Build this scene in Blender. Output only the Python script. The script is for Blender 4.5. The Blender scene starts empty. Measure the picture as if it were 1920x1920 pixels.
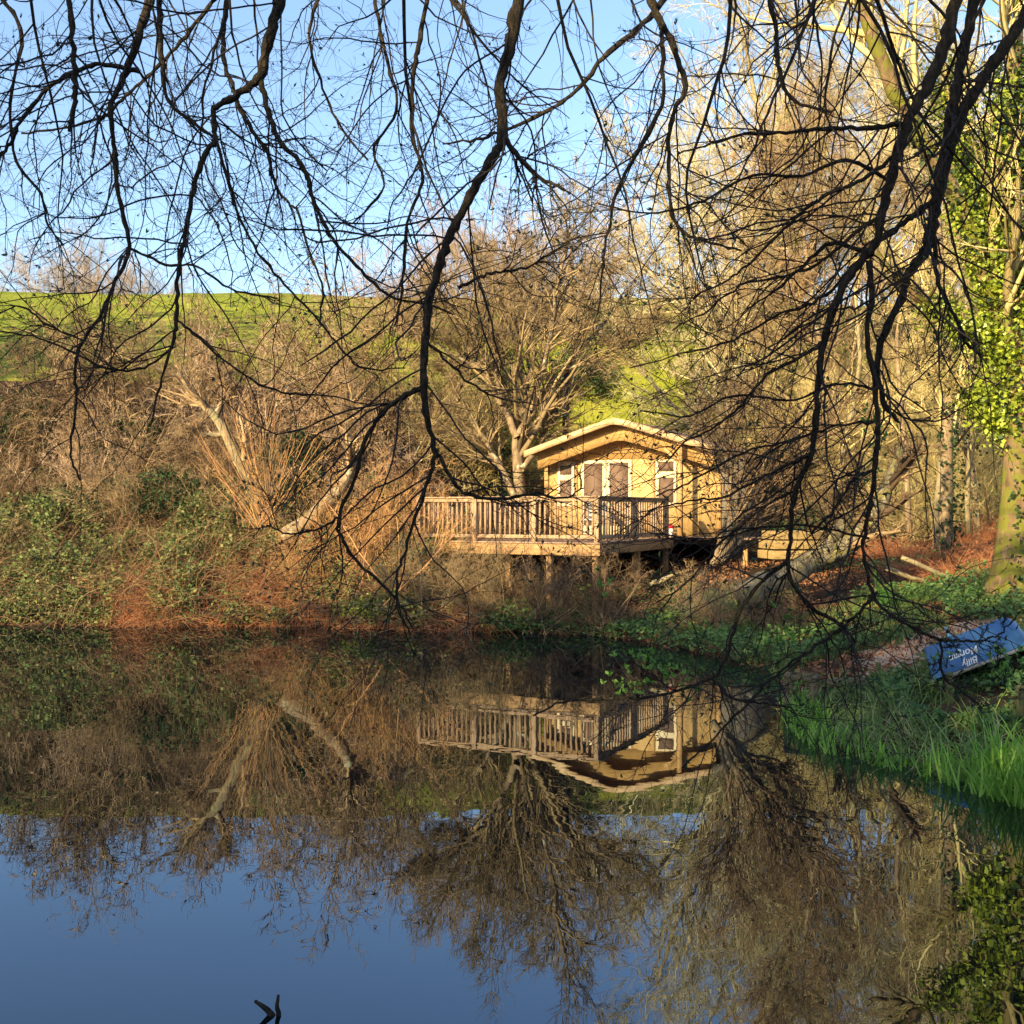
import bpy, math, random
import numpy as np
from mathutils import Vector

C = bpy.context.scene
COL = C.collection
RAD = math.radians
# ------------------------------------------------------------------ camera
CAM_H = 2.3
F = 1968.0
cam = bpy.data.cameras.new('camera')
cam.sensor_width = 36.0
cam.lens = 36.0 * F / 1920.0
cam.clip_start = 0.05
cam.clip_end = 3000
cam_o = bpy.data.objects.new('camera', cam)
COL.objects.link(cam_o)
cam_o.location = (0, 0, CAM_H)
cam_o.rotation_euler = (RAD(90), 0, 0)
C.camera = cam_o
# ------------------------------------------------------------------ sky, sun, exposure
SUN_AZ, SUN_EL = RAD(40), RAD(19)      # azimuth: to the left of straight behind the camera
SUN_DIR = Vector((-math.sin(SUN_AZ) * math.cos(SUN_EL), -math.cos(SUN_AZ) * math.cos(SUN_EL), math.sin(SUN_EL)))
w = bpy.data.worlds.new('World')
C.world = w
w.use_nodes = True
nt = w.node_tree
nt.nodes.clear()
sky = nt.nodes.new('ShaderNodeTexSky')
sky.sky_type = 'NISHITA'
sky.sun_disc = False
sky.sun_elevation = SUN_EL
sky.sun_rotation = math.pi + SUN_AZ
sky.altitude = 50
sky.air_density = 1.0
sky.dust_density = 2.3
sky.ozone_density = 2.2
bg = nt.nodes.new('ShaderNodeBackground')
bg.inputs['Strength'].default_value = 0.15
wo = nt.nodes.new('ShaderNodeOutputWorld')
nt.links.new(sky.outputs[0], bg.inputs[0])
nt.links.new(bg.outputs[0], wo.inputs[0])
sun = bpy.data.lights.new('sun', 'SUN')
sun.energy = 5.0
sun.angle = RAD(0.5)
sun.color = (1.0, 0.78, 0.40)
sun_o = bpy.data.objects.new('sun', sun)
COL.objects.link(sun_o)
sun_o.location = (-20, -25, 20)
sun_o.rotation_euler = SUN_DIR.to_track_quat('Z', 'Y').to_euler()
C.view_settings.view_transform = 'Standard'
C.view_settings.look = 'None'
C.view_settings.gamma = 1.0
C.view_settings.use_curve_mapping = False
C.view_settings.exposure = 1.40
C.cycles.max_bounces = 6
C.cycles.diffuse_bounces = 3
C.cycles.glossy_bounces = 3
C.cycles.transparent_max_bounces = 6
C.cycles.use_denoising = True

# ------------------------------------------------------------------ small maths
def unproj(px, py, Y):
    return np.array([(px - 960) / F * Y, Y, CAM_H - (py - 960) / F * Y])

def nrm(v):
    return v / np.maximum(np.linalg.norm(v, axis=-1, keepdims=True), 1e-9)

def smooth(a, b, x):
    t = np.clip((x - a) / (b - a), 0, 1)
    return t * t * (3 - 2 * t)

def vnoise(x, y, seed=0):
    """cheap smooth value noise, vectorised"""
    x = np.asarray(x, float); y = np.asarray(y, float)
    xi = np.floor(x).astype(np.int64); yi = np.floor(y).astype(np.int64)
    fx = x - xi; fy = y - yi
    fx = fx * fx * (3 - 2 * fx); fy = fy * fy * (3 - 2 * fy)
    def h(a, b):
        n = (a * 374761393 + b * 668265263 + seed * 974634777) & 0x7fffffff
        n = ((n ^ (n >> 13)) * 1274126177) & 0x7fffffff
        return ((n ^ (n >> 16)) & 0xffff) / 65535.0
    return (h(xi, yi) * (1 - fx) + h(xi + 1, yi) * fx) * (1 - fy) + (h(xi, yi + 1) * (1 - fx) + h(xi + 1, yi + 1) * fx) * fy

# ------------------------------------------------------------------ objects and tags
ORIGIN = {}
def link(o, parent=None):
    COL.objects.link(o)
    if parent is not None:
        o.parent = parent
    return o

def tag(o, label=None, cat=None, group=None, kind=None):
    if label: o['label'] = label
    if cat: o['category'] = cat
    if group: o['group'] = group
    if kind: o['kind'] = kind
    return o

def thing(name, loc, label, cat, group=None):
    o = bpy.data.objects.new(name, None)
    o.empty_display_size = 0.3
    o.location = [float(c) for c in loc]
    COL.objects.link(o)
    ORIGIN[o.name] = np.array(loc, float)
    return tag(o, label, cat, group)

def world_origin(o):
    p = np.zeros(3)
    while o is not None:
        p += ORIGIN.get(o.name, np.zeros(3))
        o = o.parent
    return p

class Geo:
    def __init__(self):
        self.V = []; self.F = []; self.n = 0
    def add(self, v, f):
        v = np.asarray(v, np.float32).reshape(-1, 3); f = np.asarray(f, np.int64)
        self.V.append(v); self.F.append(f + self.n); self.n += len(v)
        return self
    def tubes(self, P, R, sides=3, cap=False):
        P = np.asarray(P, float); R = np.asarray(R, float)
        if P.ndim == 2: P = P[None]; R = R[None]
        N, K, _ = P.shape
        if N == 0: return self
        T = nrm(np.gradient(P, axis=1))
        ref = nrm(np.cross(P[:, -1] - P[:, 0], np.array([0.31, 0.57, 0.76])) + 1e-6)[:, None, :]
        u = nrm(ref - (ref * T).sum(-1, keepdims=True) * T)
        v = np.cross(T, u)
        a = np.arange(sides) * 2 * math.pi / sides
        ring = P[:, :, None, :] + R[:, :, None, None] * (np.cos(a)[None, None, :, None] * u[:, :, None, :] + np.sin(a)[None, None, :, None] * v[:, :, None, :])
        idx = np.arange(N * K * sides).reshape(N, K, sides)
        i0 = idx[:, :-1, :]; i1 = np.roll(idx, -1, axis=2)[:, :-1, :]
        i2 = np.roll(idx, -1, axis=2)[:, 1:, :]; i3 = idx[:, 1:, :]
        self.add(ring, np.stack([i0, i1, i2, i3], -1).reshape(-1, 4))
        if cap:
            base = self.n
            tips = P[:, -1] + T[:, -1] * R[:, -1:] * 0.5
            starts = P[:, 0]
            self.V.append(np.concatenate([tips, starts]).astype(np.float32)); self.n += 2 * N
            off = base - N * K * sides
            e = idx[:, -1, :]; en = np.roll(e, -1, 1)
            t = np.repeat((base + np.arange(N))[:, None], sides, 1)
            self.F.append(np.stack([e + off, en + off, t], -1).reshape(-1, 3))
            s = idx[:, 0, :]; sn = np.roll(s, -1, 1)
            t = np.repeat((base + N + np.arange(N))[:, None], sides, 1)
            self.F.append(np.stack([sn + off, s + off, t], -1).reshape(-1, 3))
        return self
    def leaves(self, c, d, n, L, W):
        """rhombic folded leaves: centre of base c, along d, normal n"""
        c = np.asarray(c, float); N = len(c)
        if N == 0: return self
        d = nrm(d); s = nrm(np.cross(d, n)); n2 = np.cross(s, d)
        L = np.broadcast_to(np.asarray(L, float), (N,))[:, None]; W = np.broadcast_to(np.asarray(W, float), (N,))[:, None]
        v = np.stack([c, c + d * L * 0.45 + s * W * 0.5 + n2 * W * 0.18, c + d * L, c + d * L * 0.45 - s * W * 0.5 + n2 * W * 0.18], 1)
        f = np.arange(N * 4).reshape(N, 4)
        return self.add(v, f)
    def blades(self, P, Wd, side):
        """ribbons: P (N,K,3), Wd (N,K), side (N,3)"""
        N, K, _ = P.shape
        s = nrm(side)[:, None, :]
        v = np.stack([P - s * Wd[..., None] * 0.5, P + s * Wd[..., None] * 0.5], 2)
        idx = np.arange(N * K * 2).reshape(N, K, 2)
        f = np.stack([idx[:, :-1, 0], idx[:, :-1, 1], idx[:, 1:, 1], idx[:, 1:, 0]], -1).reshape(-1, 4)
        return self.add(v, f)
    def box(self, o, a, b, c):
        """box from corner o with edge vectors a, b, c"""
        o, a, b, c = [np.asarray(q, float) for q in (o, a, b, c)]
        v = [o, o + a, o + a + b, o + b, o + c, o + a + c, o + a + b + c, o + b + c]
        f = [[0, 3, 2, 1], [4, 5, 6, 7], [0, 1, 5, 4], [1, 2, 6, 5], [2, 3, 7, 6], [3, 0, 4, 7]]
        if np.dot(np.cross(a, b), c) < 0:
            f = [q[::-1] for q in f]
        return self.add(v, f)
    def beam(self, p, q, wd, ht, up=(0, 0, 1)):
        p = np.asarray(p, float); q = np.asarray(q, float)
        d = q - p; s = nrm(np.cross(d, up)); t = nrm(np.cross(s, d))
        return self.box(p - s * wd / 2 - t * ht / 2, d, s * wd, t * ht)
    def mesh(self, name, mat, smooth_=False, off=None):
        me = bpy.data.meshes.new(name)
        if not self.V: return me
        V = np.concatenate(self.V)
        if off is not None: V = V - off.astype(np.float32)
        fl = [f for f in self.F if len(f)]
        tot = np.concatenate([np.full(len(f), f.shape[1], np.int32) for f in fl])
        loops = np.concatenate([f.reshape(-1) for f in fl]).astype(np.int32)
        start = np.concatenate([[0], np.cumsum(tot)[:-1]]).astype(np.int32)
        me.vertices.add(len(V)); me.vertices.foreach_set('co', V.astype(np.float32).ravel())
        me.loops.add(len(loops)); me.loops.foreach_set('vertex_index', loops)
        me.polygons.add(len(tot)); me.polygons.foreach_set('loop_start', start); me.polygons.foreach_set('loop_total', tot)
        me.update(calc_edges=True)
        if smooth_: me.polygons.foreach_set('use_smooth', np.ones(len(tot), bool))
        me.materials.append(mat)
        return me
    def build(self, name, mat, parent=None, smooth_=False):
        off = world_origin(parent) if parent is not None else None
        o = bpy.data.objects.new(name, self.mesh(name, mat, smooth_, off))
        return link(o, parent)

def bevel(o, wd=0.01, seg=2):
    m = o.modifiers.new('bevel', 'BEVEL'); m.width = wd; m.segments = seg; m.limit_method = 'ANGLE'
    return o

def copy_tree(o, parent=None):
    c = o.copy(); COL.objects.link(c)
    if parent is not None: c.parent = parent
    for ch in list(o.children): copy_tree(ch, c)
    return c

# ------------------------------------------------------------------ materials
def new_mat(name):
    m = bpy.data.materials.new(name); m.use_nodes = True
    n = m.node_tree; n.nodes.clear()
    return m, n, n.links

def ramp(n, pts):
    r = n.nodes.new('ShaderNodeValToRGB')
    e = r.color_ramp.elements
    while len(e) < len(pts): e.new(0.5)
    for q, (p, c) in zip(e, pts):
        q.position = p; q.color = (*c, 1)
    return r

def noise(n, l, scale, detail=6, rough=0.6, stretch=None, coord='Object'):
    t = n.nodes.new('ShaderNodeTexCoord'); x = n.nodes.new('ShaderNodeTexNoise')
    x.inputs['Scale'].default_value = scale; x.inputs['Detail'].default_value = detail; x.inputs['Roughness'].default_value = rough
    if stretch:
        mp = n.nodes.new('ShaderNodeMapping'); mp.inputs['Scale'].default_value = stretch
        l.new(t.outputs[coord], mp.inputs[0]); l.new(mp.outputs[0], x.inputs['Vector'])
    else:
        l.new(t.outputs[coord], x.inputs['Vector'])
    return x

def mixrgb(n, l, a, b, fac, blend='MIX'):
    m = n.nodes.new('ShaderNodeMix'); m.data_type = 'RGBA'; m.blend_type = blend
    for s, k in ((fac, 0), (a, 6), (b, 7)):
        if hasattr(s, 'node'): l.new(s, m.inputs[k])
        elif isinstance(s, (int, float)): m.inputs[k].default_value = s
        else: m.inputs[k].default_value = (*s, 1)
    return m.outputs[2]

def principled(n, l, col, rough=0.85, bump=None, bs=0.3, bd=0.02, spec=0.3):
    p = n.nodes.new('ShaderNodeBsdfPrincipled'); o = n.nodes.new('ShaderNodeOutputMaterial')
    if hasattr(col, 'node'): l.new(col, p.inputs['Base Color'])
    else: p.inputs['Base Color'].default_value = (*col, 1)
    p.inputs['Roughness'].default_value = rough
    p.inputs['Specular IOR Level'].default_value = spec
    if bump is not None:
        b = n.nodes.new('ShaderNodeBump'); b.inputs['Strength'].default_value = bs; b.inputs['Distance'].default_value = bd
        l.new(bump, b.inputs['Height']); l.new(b.outputs[0], p.inputs['Normal'])
    l.new(p.outputs[0], o.inputs[0])
    return p

def island(n):
    return n.nodes.new('ShaderNodeNewGeometry').outputs['Random Per Island']

def bark_mat(name, c1, c2, c3, scale=9, stretch=(1, 1, 0.3), lichen=None, lf=0.62, bs=0.6):
    m, n, l = new_mat(name)
    x = noise(n, l, scale, 8, 0.65, stretch)
    r = ramp(n, [(0.3, c1), (0.5, c2), (0.72, c3)])
    l.new(x.outputs[0], r.inputs[0])
    col = r.outputs[0]
    if lichen:
        y = noise(n, l, scale * 0.55, 5, 0.6)
        q = ramp(n, [(lf, (0, 0, 0)), (lf + 0.06, (1, 1, 1))]); l.new(y.outputs[0], q.inputs[0])
        col = mixrgb(n, l, col, lichen, q.outputs[0])
    principled(n, l, col, 0.9, x.outputs[0], bs, 0.03, 0.15)
    return m

def twig_mat(name, cols):
    m, n, l = new_mat(name)
    k = len(cols)
    r = ramp(n, [(i / max(1, k - 1), c) for i, c in enumerate(cols)])
    l.new(island(n), r.inputs[0])
    principled(n, l, r.outputs[0], 0.75, spec=0.2)
    return m

def leaf_mat(name, cols, trans=0.35, rough=0.55, spec=0.3):
    m, n, l = new_mat(name)
    k = len(cols)
    r = ramp(n, [(i / max(1, k - 1), c) for i, c in enumerate(cols)])
    l.new(island(n), r.inputs[0])
    p = n.nodes.new('ShaderNodeBsdfPrincipled'); l.new(r.outputs[0], p.inputs['Base Color'])
    p.inputs['Roughness'].default_value = rough; p.inputs['Specular IOR Level'].default_value = spec
    t = n.nodes.new('ShaderNodeBsdfTranslucent'); l.new(r.outputs[0], t.inputs[0])
    x = n.nodes.new('ShaderNodeMixShader'); x.inputs[0].default_value = trans
    l.new(p.outputs[0], x.inputs[1]); l.new(t.outputs[0], x.inputs[2])
    o = n.nodes.new('ShaderNodeOutputMaterial'); l.new(x.outputs[0], o.inputs[0])
    return m

def wood_mat(name, c1, c2, c3, scale=6, stretch=(1, 1, 8), rough=0.7, bs=0.15):
    m, n, l = new_mat(name)
    x = noise(n, l, scale, 8, 0.65, stretch)
    y = noise(n, l, 1.7, 4, 0.6)
    r = ramp(n, [(0.28, c1), (0.5, c2), (0.75, c3)]); l.new(x.outputs[0], r.inputs[0])
    q = ramp(n, [(0.3, (0.72, 0.7, 0.68)), (0.65, (1, 1, 1))]); l.new(y.outputs[0], q.inputs[0])
    col = mixrgb(n, l, r.outputs[0], q.outputs[0], 1.0, 'MULTIPLY')
    principled(n, l, col, rough, x.outputs[0], bs, 0.01, 0.25)
    return m

M = {}
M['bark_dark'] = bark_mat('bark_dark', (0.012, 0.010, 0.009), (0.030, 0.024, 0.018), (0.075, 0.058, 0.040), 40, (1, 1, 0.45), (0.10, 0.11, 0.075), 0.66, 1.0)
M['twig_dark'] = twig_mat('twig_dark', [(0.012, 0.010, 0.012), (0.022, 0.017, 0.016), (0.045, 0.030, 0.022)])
M['bud'] = leaf_mat('bud_leaf', [(0.015, 0.03, 0.02), (0.03, 0.06, 0.03), (0.05, 0.09, 0.04)], 0.25)
M['fresh'] = leaf_mat('fresh_leaf', [(0.10, 0.24, 0.04), (0.16, 0.34, 0.06), (0.24, 0.42, 0.08)], 0.4)
M['bark_tan'] = bark_mat('bark_tan', (0.07, 0.05, 0.032), (0.18, 0.13, 0.08), (0.30, 0.22, 0.13), 7, (1, 1, 0.25), (0.33, 0.32, 0.22), 0.6)
M['bark_pale'] = bark_mat('bark_pale', (0.08, 0.062, 0.04), (0.20, 0.16, 0.095), (0.34, 0.28, 0.17), 6, (1, 1, 0.4), (0.22, 0.22, 0.10), 0.6)
M['bark_gold'] = bark_mat('bark_gold', (0.045, 0.03, 0.018), (0.14, 0.095, 0.05), (0.27, 0.19, 0.10), 7, (1, 1, 0.22), (0.12, 0.12, 0.022), 0.47, 1.0)
M['bark_moss'] = bark_mat('bark_moss', (0.05, 0.04, 0.03), (0.14, 0.12, 0.08), (0.28, 0.25, 0.18), 9, (1, 1, 0.4), (0.17, 0.155, 0.05), 0.56)
M['twig_tan'] = twig_mat('twig_tan', [(0.08, 0.05, 0.03), (0.26, 0.175, 0.095), (0.42, 0.30, 0.17), (0.18, 0.115, 0.065)])
M['twig_pink'] = twig_mat('twig_pink', [(0.12, 0.075, 0.05), (0.36, 0.25, 0.16), (0.48, 0.35, 0.24), (0.24, 0.16, 0.105)])
M['twig_yellow'] = twig_mat('twig_yellow', [(0.12, 0.09, 0.04), (0.40, 0.32, 0.13), (0.56, 0.47, 0.22), (0.26, 0.20, 0.085)])
M['twig_olive'] = twig_mat('twig_olive', [(0.07, 0.05, 0.03), (0.20, 0.145, 0.075), (0.34, 0.25, 0.13), (0.13, 0.09, 0.05)])
M['twig_pale'] = twig_mat('twig_pale', [(0.16, 0.13, 0.07), (0.46, 0.39, 0.22), (0.62, 0.55, 0.34), (0.32, 0.26, 0.14)])
M['twig_brown'] = twig_mat('twig_brown', [(0.045, 0.03, 0.02), (0.13, 0.085, 0.05), (0.24, 0.16, 0.09), (0.08, 0.05, 0.032)])
M['twig_haze'] = twig_mat('twig_haze', [(0.30, 0.26, 0.25), (0.40, 0.34, 0.31), (0.34, 0.29, 0.27)])  # ridge trees only: pale distance haze is put into the twig colour
M['whip'] = twig_mat('whip', [(0.30, 0.17, 0.06), (0.45, 0.28, 0.11), (0.40, 0.21, 0.10), (0.30, 0.15, 0.09)])
M['bracken'] = twig_mat('bracken', [(0.20, 0.065, 0.03), (0.40, 0.13, 0.055), (0.44, 0.22, 0.10), (0.28, 0.12, 0.06), (0.12, 0.06, 0.035)])
M['bramble'] = leaf_mat('bramble_leaf', [(0.03, 0.06, 0.022), (0.07, 0.12, 0.035), (0.16, 0.21, 0.06), (0.22, 0.20, 0.08), (0.05, 0.085, 0.03), (0.11, 0.15, 0.05)], 0.25, 0.6, 0.25)
M['bramble_stem'] = twig_mat('bramble_stem', [(0.16, 0.09, 0.05), (0.30, 0.20, 0.11), (0.20, 0.10, 0.06)])
M['deadleaf'] = leaf_mat('dead_leaf', [(0.12, 0.05, 0.025), (0.22, 0.09, 0.045), (0.28, 0.15, 0.08), (0.16, 0.08, 0.05)], 0.15, 0.8, 0.1)
M['herb'] = leaf_mat('herb_leaf', [(0.03, 0.07, 0.025), (0.06, 0.14, 0.04), (0.13, 0.21, 0.05), (0.06, 0.13, 0.04)], 0.3)
M['ivy'] = leaf_mat('ivy_leaf', [(0.10, 0.14, 0.012), (0.24, 0.31, 0.025), (0.38, 0.44, 0.05), (0.14, 0.20, 0.02)], 0.35, 0.4, 0.5)
M['ivy_dark'] = leaf_mat('ivy_dark_leaf', [(0.012, 0.03, 0.012), (0.025, 0.055, 0.02), (0.05, 0.085, 0.025)], 0.2, 0.65, 0.2)
M['reed'] = leaf_mat('reed_blade', [(0.10, 0.24, 0.03), (0.20, 0.40, 0.05), (0.30, 0.50, 0.09)], 0.35, 0.45)
M['straw'] = leaf_mat('straw_blade', [(0.14, 0.24, 0.05), (0.36, 0.33, 0.17), (0.12, 0.22, 0.05), (0.18, 0.28, 0.06), (0.10, 0.2, 0.04)], 0.3, 0.7)
M['fern'] = leaf_mat('fern_frond', [(0.05, 0.14, 0.03), (0.09, 0.22, 0.05)], 0.35)
M['grassblade'] = leaf_mat('grass_blade', [(0.05, 0.12, 0.025), (0.09, 0.17, 0.04), (0.14, 0.17, 0.06)], 0.3)
M['deck'] = wood_mat('deck_timber', (0.20, 0.125, 0.085), (0.32, 0.215, 0.155), (0.42, 0.30, 0.22), 5, (3, 3, 3))
M['rail'] = wood_mat('railing_timber', (0.18, 0.115, 0.07), (0.34, 0.225, 0.14), (0.45, 0.32, 0.21), 9, (2, 2, 0.35))
M['fascia'] = wood_mat('fascia_timber', (0.20, 0.11, 0.05), (0.34, 0.20, 0.09), (0.42, 0.27, 0.13), 5, (0.5, 0.5, 6))
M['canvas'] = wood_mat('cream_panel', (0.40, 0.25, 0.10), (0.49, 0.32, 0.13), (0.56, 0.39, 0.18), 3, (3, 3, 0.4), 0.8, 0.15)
M['cream'] = wood_mat('cream_frame', (0.56, 0.46, 0.29), (0.64, 0.53, 0.35), (0.70, 0.60, 0.42), 4, (1, 1, 0.5), 0.6, 0.05)
M['batten'] = wood_mat('batten_timber', (0.30, 0.17, 0.07), (0.40, 0.24, 0.10), (0.46, 0.29, 0.13), 8, (2, 2, 0.3))
M['gable'] = wood_mat('gable_panel', (0.34, 0.20, 0.07), (0.44, 0.27, 0.10), (0.50, 0.33, 0.14), 5, (1, 1, 3), 0.7, 0.05)
M['rake'] = wood_mat('rake_board', (0.34, 0.22, 0.12), (0.46, 0.31, 0.17), (0.52, 0.37, 0.22), 5, (1, 1, 1))
M['roof'] = wood_mat('roof_canvas', (0.17, 0.11, 0.075), (0.24, 0.16, 0.11), (0.29, 0.20, 0.14), 3, (1, 1, 1), 0.85, 0.1)
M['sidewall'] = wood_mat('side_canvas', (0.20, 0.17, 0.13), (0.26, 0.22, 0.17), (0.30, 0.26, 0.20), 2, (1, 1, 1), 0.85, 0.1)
M['blind'] = wood_mat('brown_blind', (0.11, 0.07, 0.052), (0.14, 0.09, 0.066), (0.16, 0.105, 0.08), 3, (1, 1, 1), 0.7, 0.02)
M['post'] = wood_mat('old_post', (0.06, 0.07, 0.025), (0.13, 0.13, 0.05), (0.22, 0.19, 0.10), 12, (2, 2, 0.3), 0.85, 0.4)
M['sleeper'] = wood_mat('sleeper_timber', (0.16, 0.11, 0.05), (0.30, 0.21, 0.09), (0.40, 0.29, 0.13), 6, (1, 5, 5))
M['oldboard'] = wood_mat('old_board', (0.07, 0.055, 0.03), (0.14, 0.11, 0.06), (0.22, 0.18, 0.10), 8, (1, 5, 5), 0.85, 0.4)
M['flue'] = wood_mat('black_flue', (0.010, 0.010, 0.011), (0.014, 0.014, 0.015), (0.02, 0.02, 0.02), 4, (1, 1, 1), 0.35, 0.02)
M['blue'] = wood_mat('blue_paint', (0.032, 0.10, 0.24), (0.048, 0.145, 0.33), (0.075, 0.19, 0.38), 5, (1, 1, 1), 0.4, 0.05)
M['white'] = wood_mat('white_paint', (0.72, 0.72, 0.70), (0.8, 0.8, 0.78), (0.84, 0.84, 0.82), 5, (1, 1, 1), 0.5, 0.02)
M['gunwale'] = wood_mat('gunwale_timber', (0.16, 0.15, 0.13), (0.26, 0.25, 0.22), (0.34, 0.33, 0.30), 9, (1, 6, 6))
M['red'] = wood_mat('red_plastic', (0.40, 0.02, 0.03), (0.5, 0.03, 0.04), (0.55, 0.04, 0.05), 5, (1, 1, 1), 0.4, 0.02)
M['sky_metal'] = wood_mat('pale_metal', (0.30, 0.33, 0.38), (0.36, 0.39, 0.44), (0.4, 0.43, 0.48), 5, (1, 1, 1), 0.4, 0.02)

def mat_field():
    m, n, l = new_mat('field_grass')
    a = noise(n, l, 0.12, 6, 0.6); b = noise(n, l, 2.2, 8, 0.7, (1, 0.45, 1)); c = noise(n, l, 0.9, 5, 0.6, (0.25, 1, 1))
    r = ramp(n, [(0.32, (0.17, 0.20, 0.022)), (0.5, (0.24, 0.265, 0.03)), (0.7, (0.30, 0.29, 0.05))]); l.new(a.outputs[0], r.inputs[0])
    q = ramp(n, [(0.3, (0.62, 0.66, 0.6)), (0.55, (1, 1, 1)), (0.75, (1.0, 0.92, 0.7))]); l.new(b.outputs[0], q.inputs[0])
    q2 = ramp(n, [(0.35, (0.75, 0.8, 0.7)), (0.6, (1, 1, 1))]); l.new(c.outputs[0], q2.inputs[0])
    col = mixrgb(n, l, mixrgb(n, l, r.outputs[0], q.outputs[0], 1.0, 'MULTIPLY'), q2.outputs[0], 1.0, 'MULTIPLY')
    principled(n, l, col, 0.95, b.outputs[0], 1.0, 0.25, 0.1)
    return m
M['field'] = mat_field()

def mat_ground():
    m, n, l = new_mat('shadowed_litter_ground')
    a = noise(n, l, 0.7, 6, 0.65); b = noise(n, l, 14, 8, 0.75)
    r = ramp(n, [(0.34, (0.022, 0.017, 0.012)), (0.48, (0.055, 0.035, 0.022)), (0.6, (0.10, 0.06, 0.038)), (0.72, (0.045, 0.05, 0.02))]); l.new(a.outputs[0], r.inputs[0])  # litter browns darkened: shadow pockets between plants are put into the colour
    q = ramp(n, [(0.3, (0.35, 0.32, 0.3)), (0.5, (0.9, 0.85, 0.8)), (0.7, (1.3, 1.15, 1.0))]); l.new(b.outputs[0], q.inputs[0])
    col = mixrgb(n, l, r.outputs[0], q.outputs[0], 1.0, 'MULTIPLY')
    principled(n, l, col, 0.95, b.outputs[0], 0.9, 0.05, 0.1)
    return m
M['ground'] = mat_ground()

def mat_path():
    m, n, l = new_mat('path_mulch')
    b = noise(n, l, 20, 8, 0.75)
    r = ramp(n, [(0.3, (0.18, 0.12, 0.085)), (0.5, (0.40, 0.29, 0.21)), (0.7, (0.54, 0.43, 0.33))]); l.new(b.outputs[0], r.inputs[0])
    principled(n, l, r.outputs[0], 0.95, b.outputs[0], 0.9, 0.03, 0.1)
    return m
M['path'] = mat_path()

def mat_water():
    m, n, l = new_mat('pond_water')
    o = n.nodes.new('ShaderNodeOutputMaterial')
    x = noise(n, l, 1.3, 3, 0.5, (1, 1, 1)); y = noise(n, l, 9, 2, 0.5, (1, 0.6, 1))
    ad = n.nodes.new('ShaderNodeMath'); ad.operation = 'MULTIPLY_ADD'; l.new(y.outputs[0], ad.inputs[0]); ad.inputs[1].default_value = 0.05; l.new(x.outputs[0], ad.inputs[2])
    b = n.nodes.new('ShaderNodeBump'); b.inputs['Strength'].default_value = 0.09; b.inputs['Distance'].default_value = 0.02
    l.new(ad.outputs[0], b.inputs['Height'])
    g = n.nodes.new('ShaderNodeBsdfGlossy'); g.inputs['Roughness'].default_value = 0.0; g.inputs['Color'].default_value = (0.76, 0.87, 1, 1)
    l.new(b.outputs[0], g.inputs['Normal'])
    d = n.nodes.new('ShaderNodeBsdfDiffuse'); d.inputs[0].default_value = (0.003, 0.005, 0.006, 1)
    f = n.nodes.new('ShaderNodeFresnel'); f.inputs['IOR'].default_value = 2.0
    x2 = n.nodes.new('ShaderNodeMixShader'); l.new(f.outputs[0], x2.inputs[0]); l.new(d.outputs[0], x2.inputs[1]); l.new(g.outputs[0], x2.inputs[2])
    l.new(x2.outputs[0], o.inputs[0])
    return m
M['water'] = mat_water()

# ------------------------------------------------------------------ terrain
POND = np.array([(-16.5, 22.6), (-13, 22.0), (-10.5, 21.6), (-7.5, 21.2), (-5, 21.3), (-2.7, 20.8), (-0.6, 20.1), (1.4, 19.6), (2.3, 18.5), (3.1, 16.9),
                 (3.7, 15.2), (3.55, 13.2), (3.2, 11.2), (3.15, 10.2), (3.6, 9.5), (4.15, 8.5), (4.9, 6.2), (4.6, 3.8), (2.6, 2.9), (-1, 2.5),
                 (-6, 2.6), (-12, 4.5), (-17, 9), (-18.5, 16)], float)
def pond_dist(X, Y):
    """signed distance to the shore, positive on land"""
    X = np.asarray(X, float); Y = np.asarray(Y, float)
    dmin = np.full(X.shape, 1e9); inside = np.zeros(X.shape, bool)
    for (x0, y0), (x1, y1) in zip(POND, np.roll(POND, -1, 0)):
        ex, ey = x1 - x0, y1 - y0
        t = np.clip(((X - x0) * ex + (Y - y0) * ey) / (ex * ex + ey * ey), 0, 1)
        dmin = np.minimum(dmin, np.hypot(X - x0 - t * ex, Y - y0 - t * ey))
        c = ((y0 > Y) != (y1 > Y)) & (X < (x1 - x0) * (Y - y0) / (y1 - y0 + 1e-12) + x0)
        inside ^= c
    return np.where(inside, -dmin, dmin)

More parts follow.
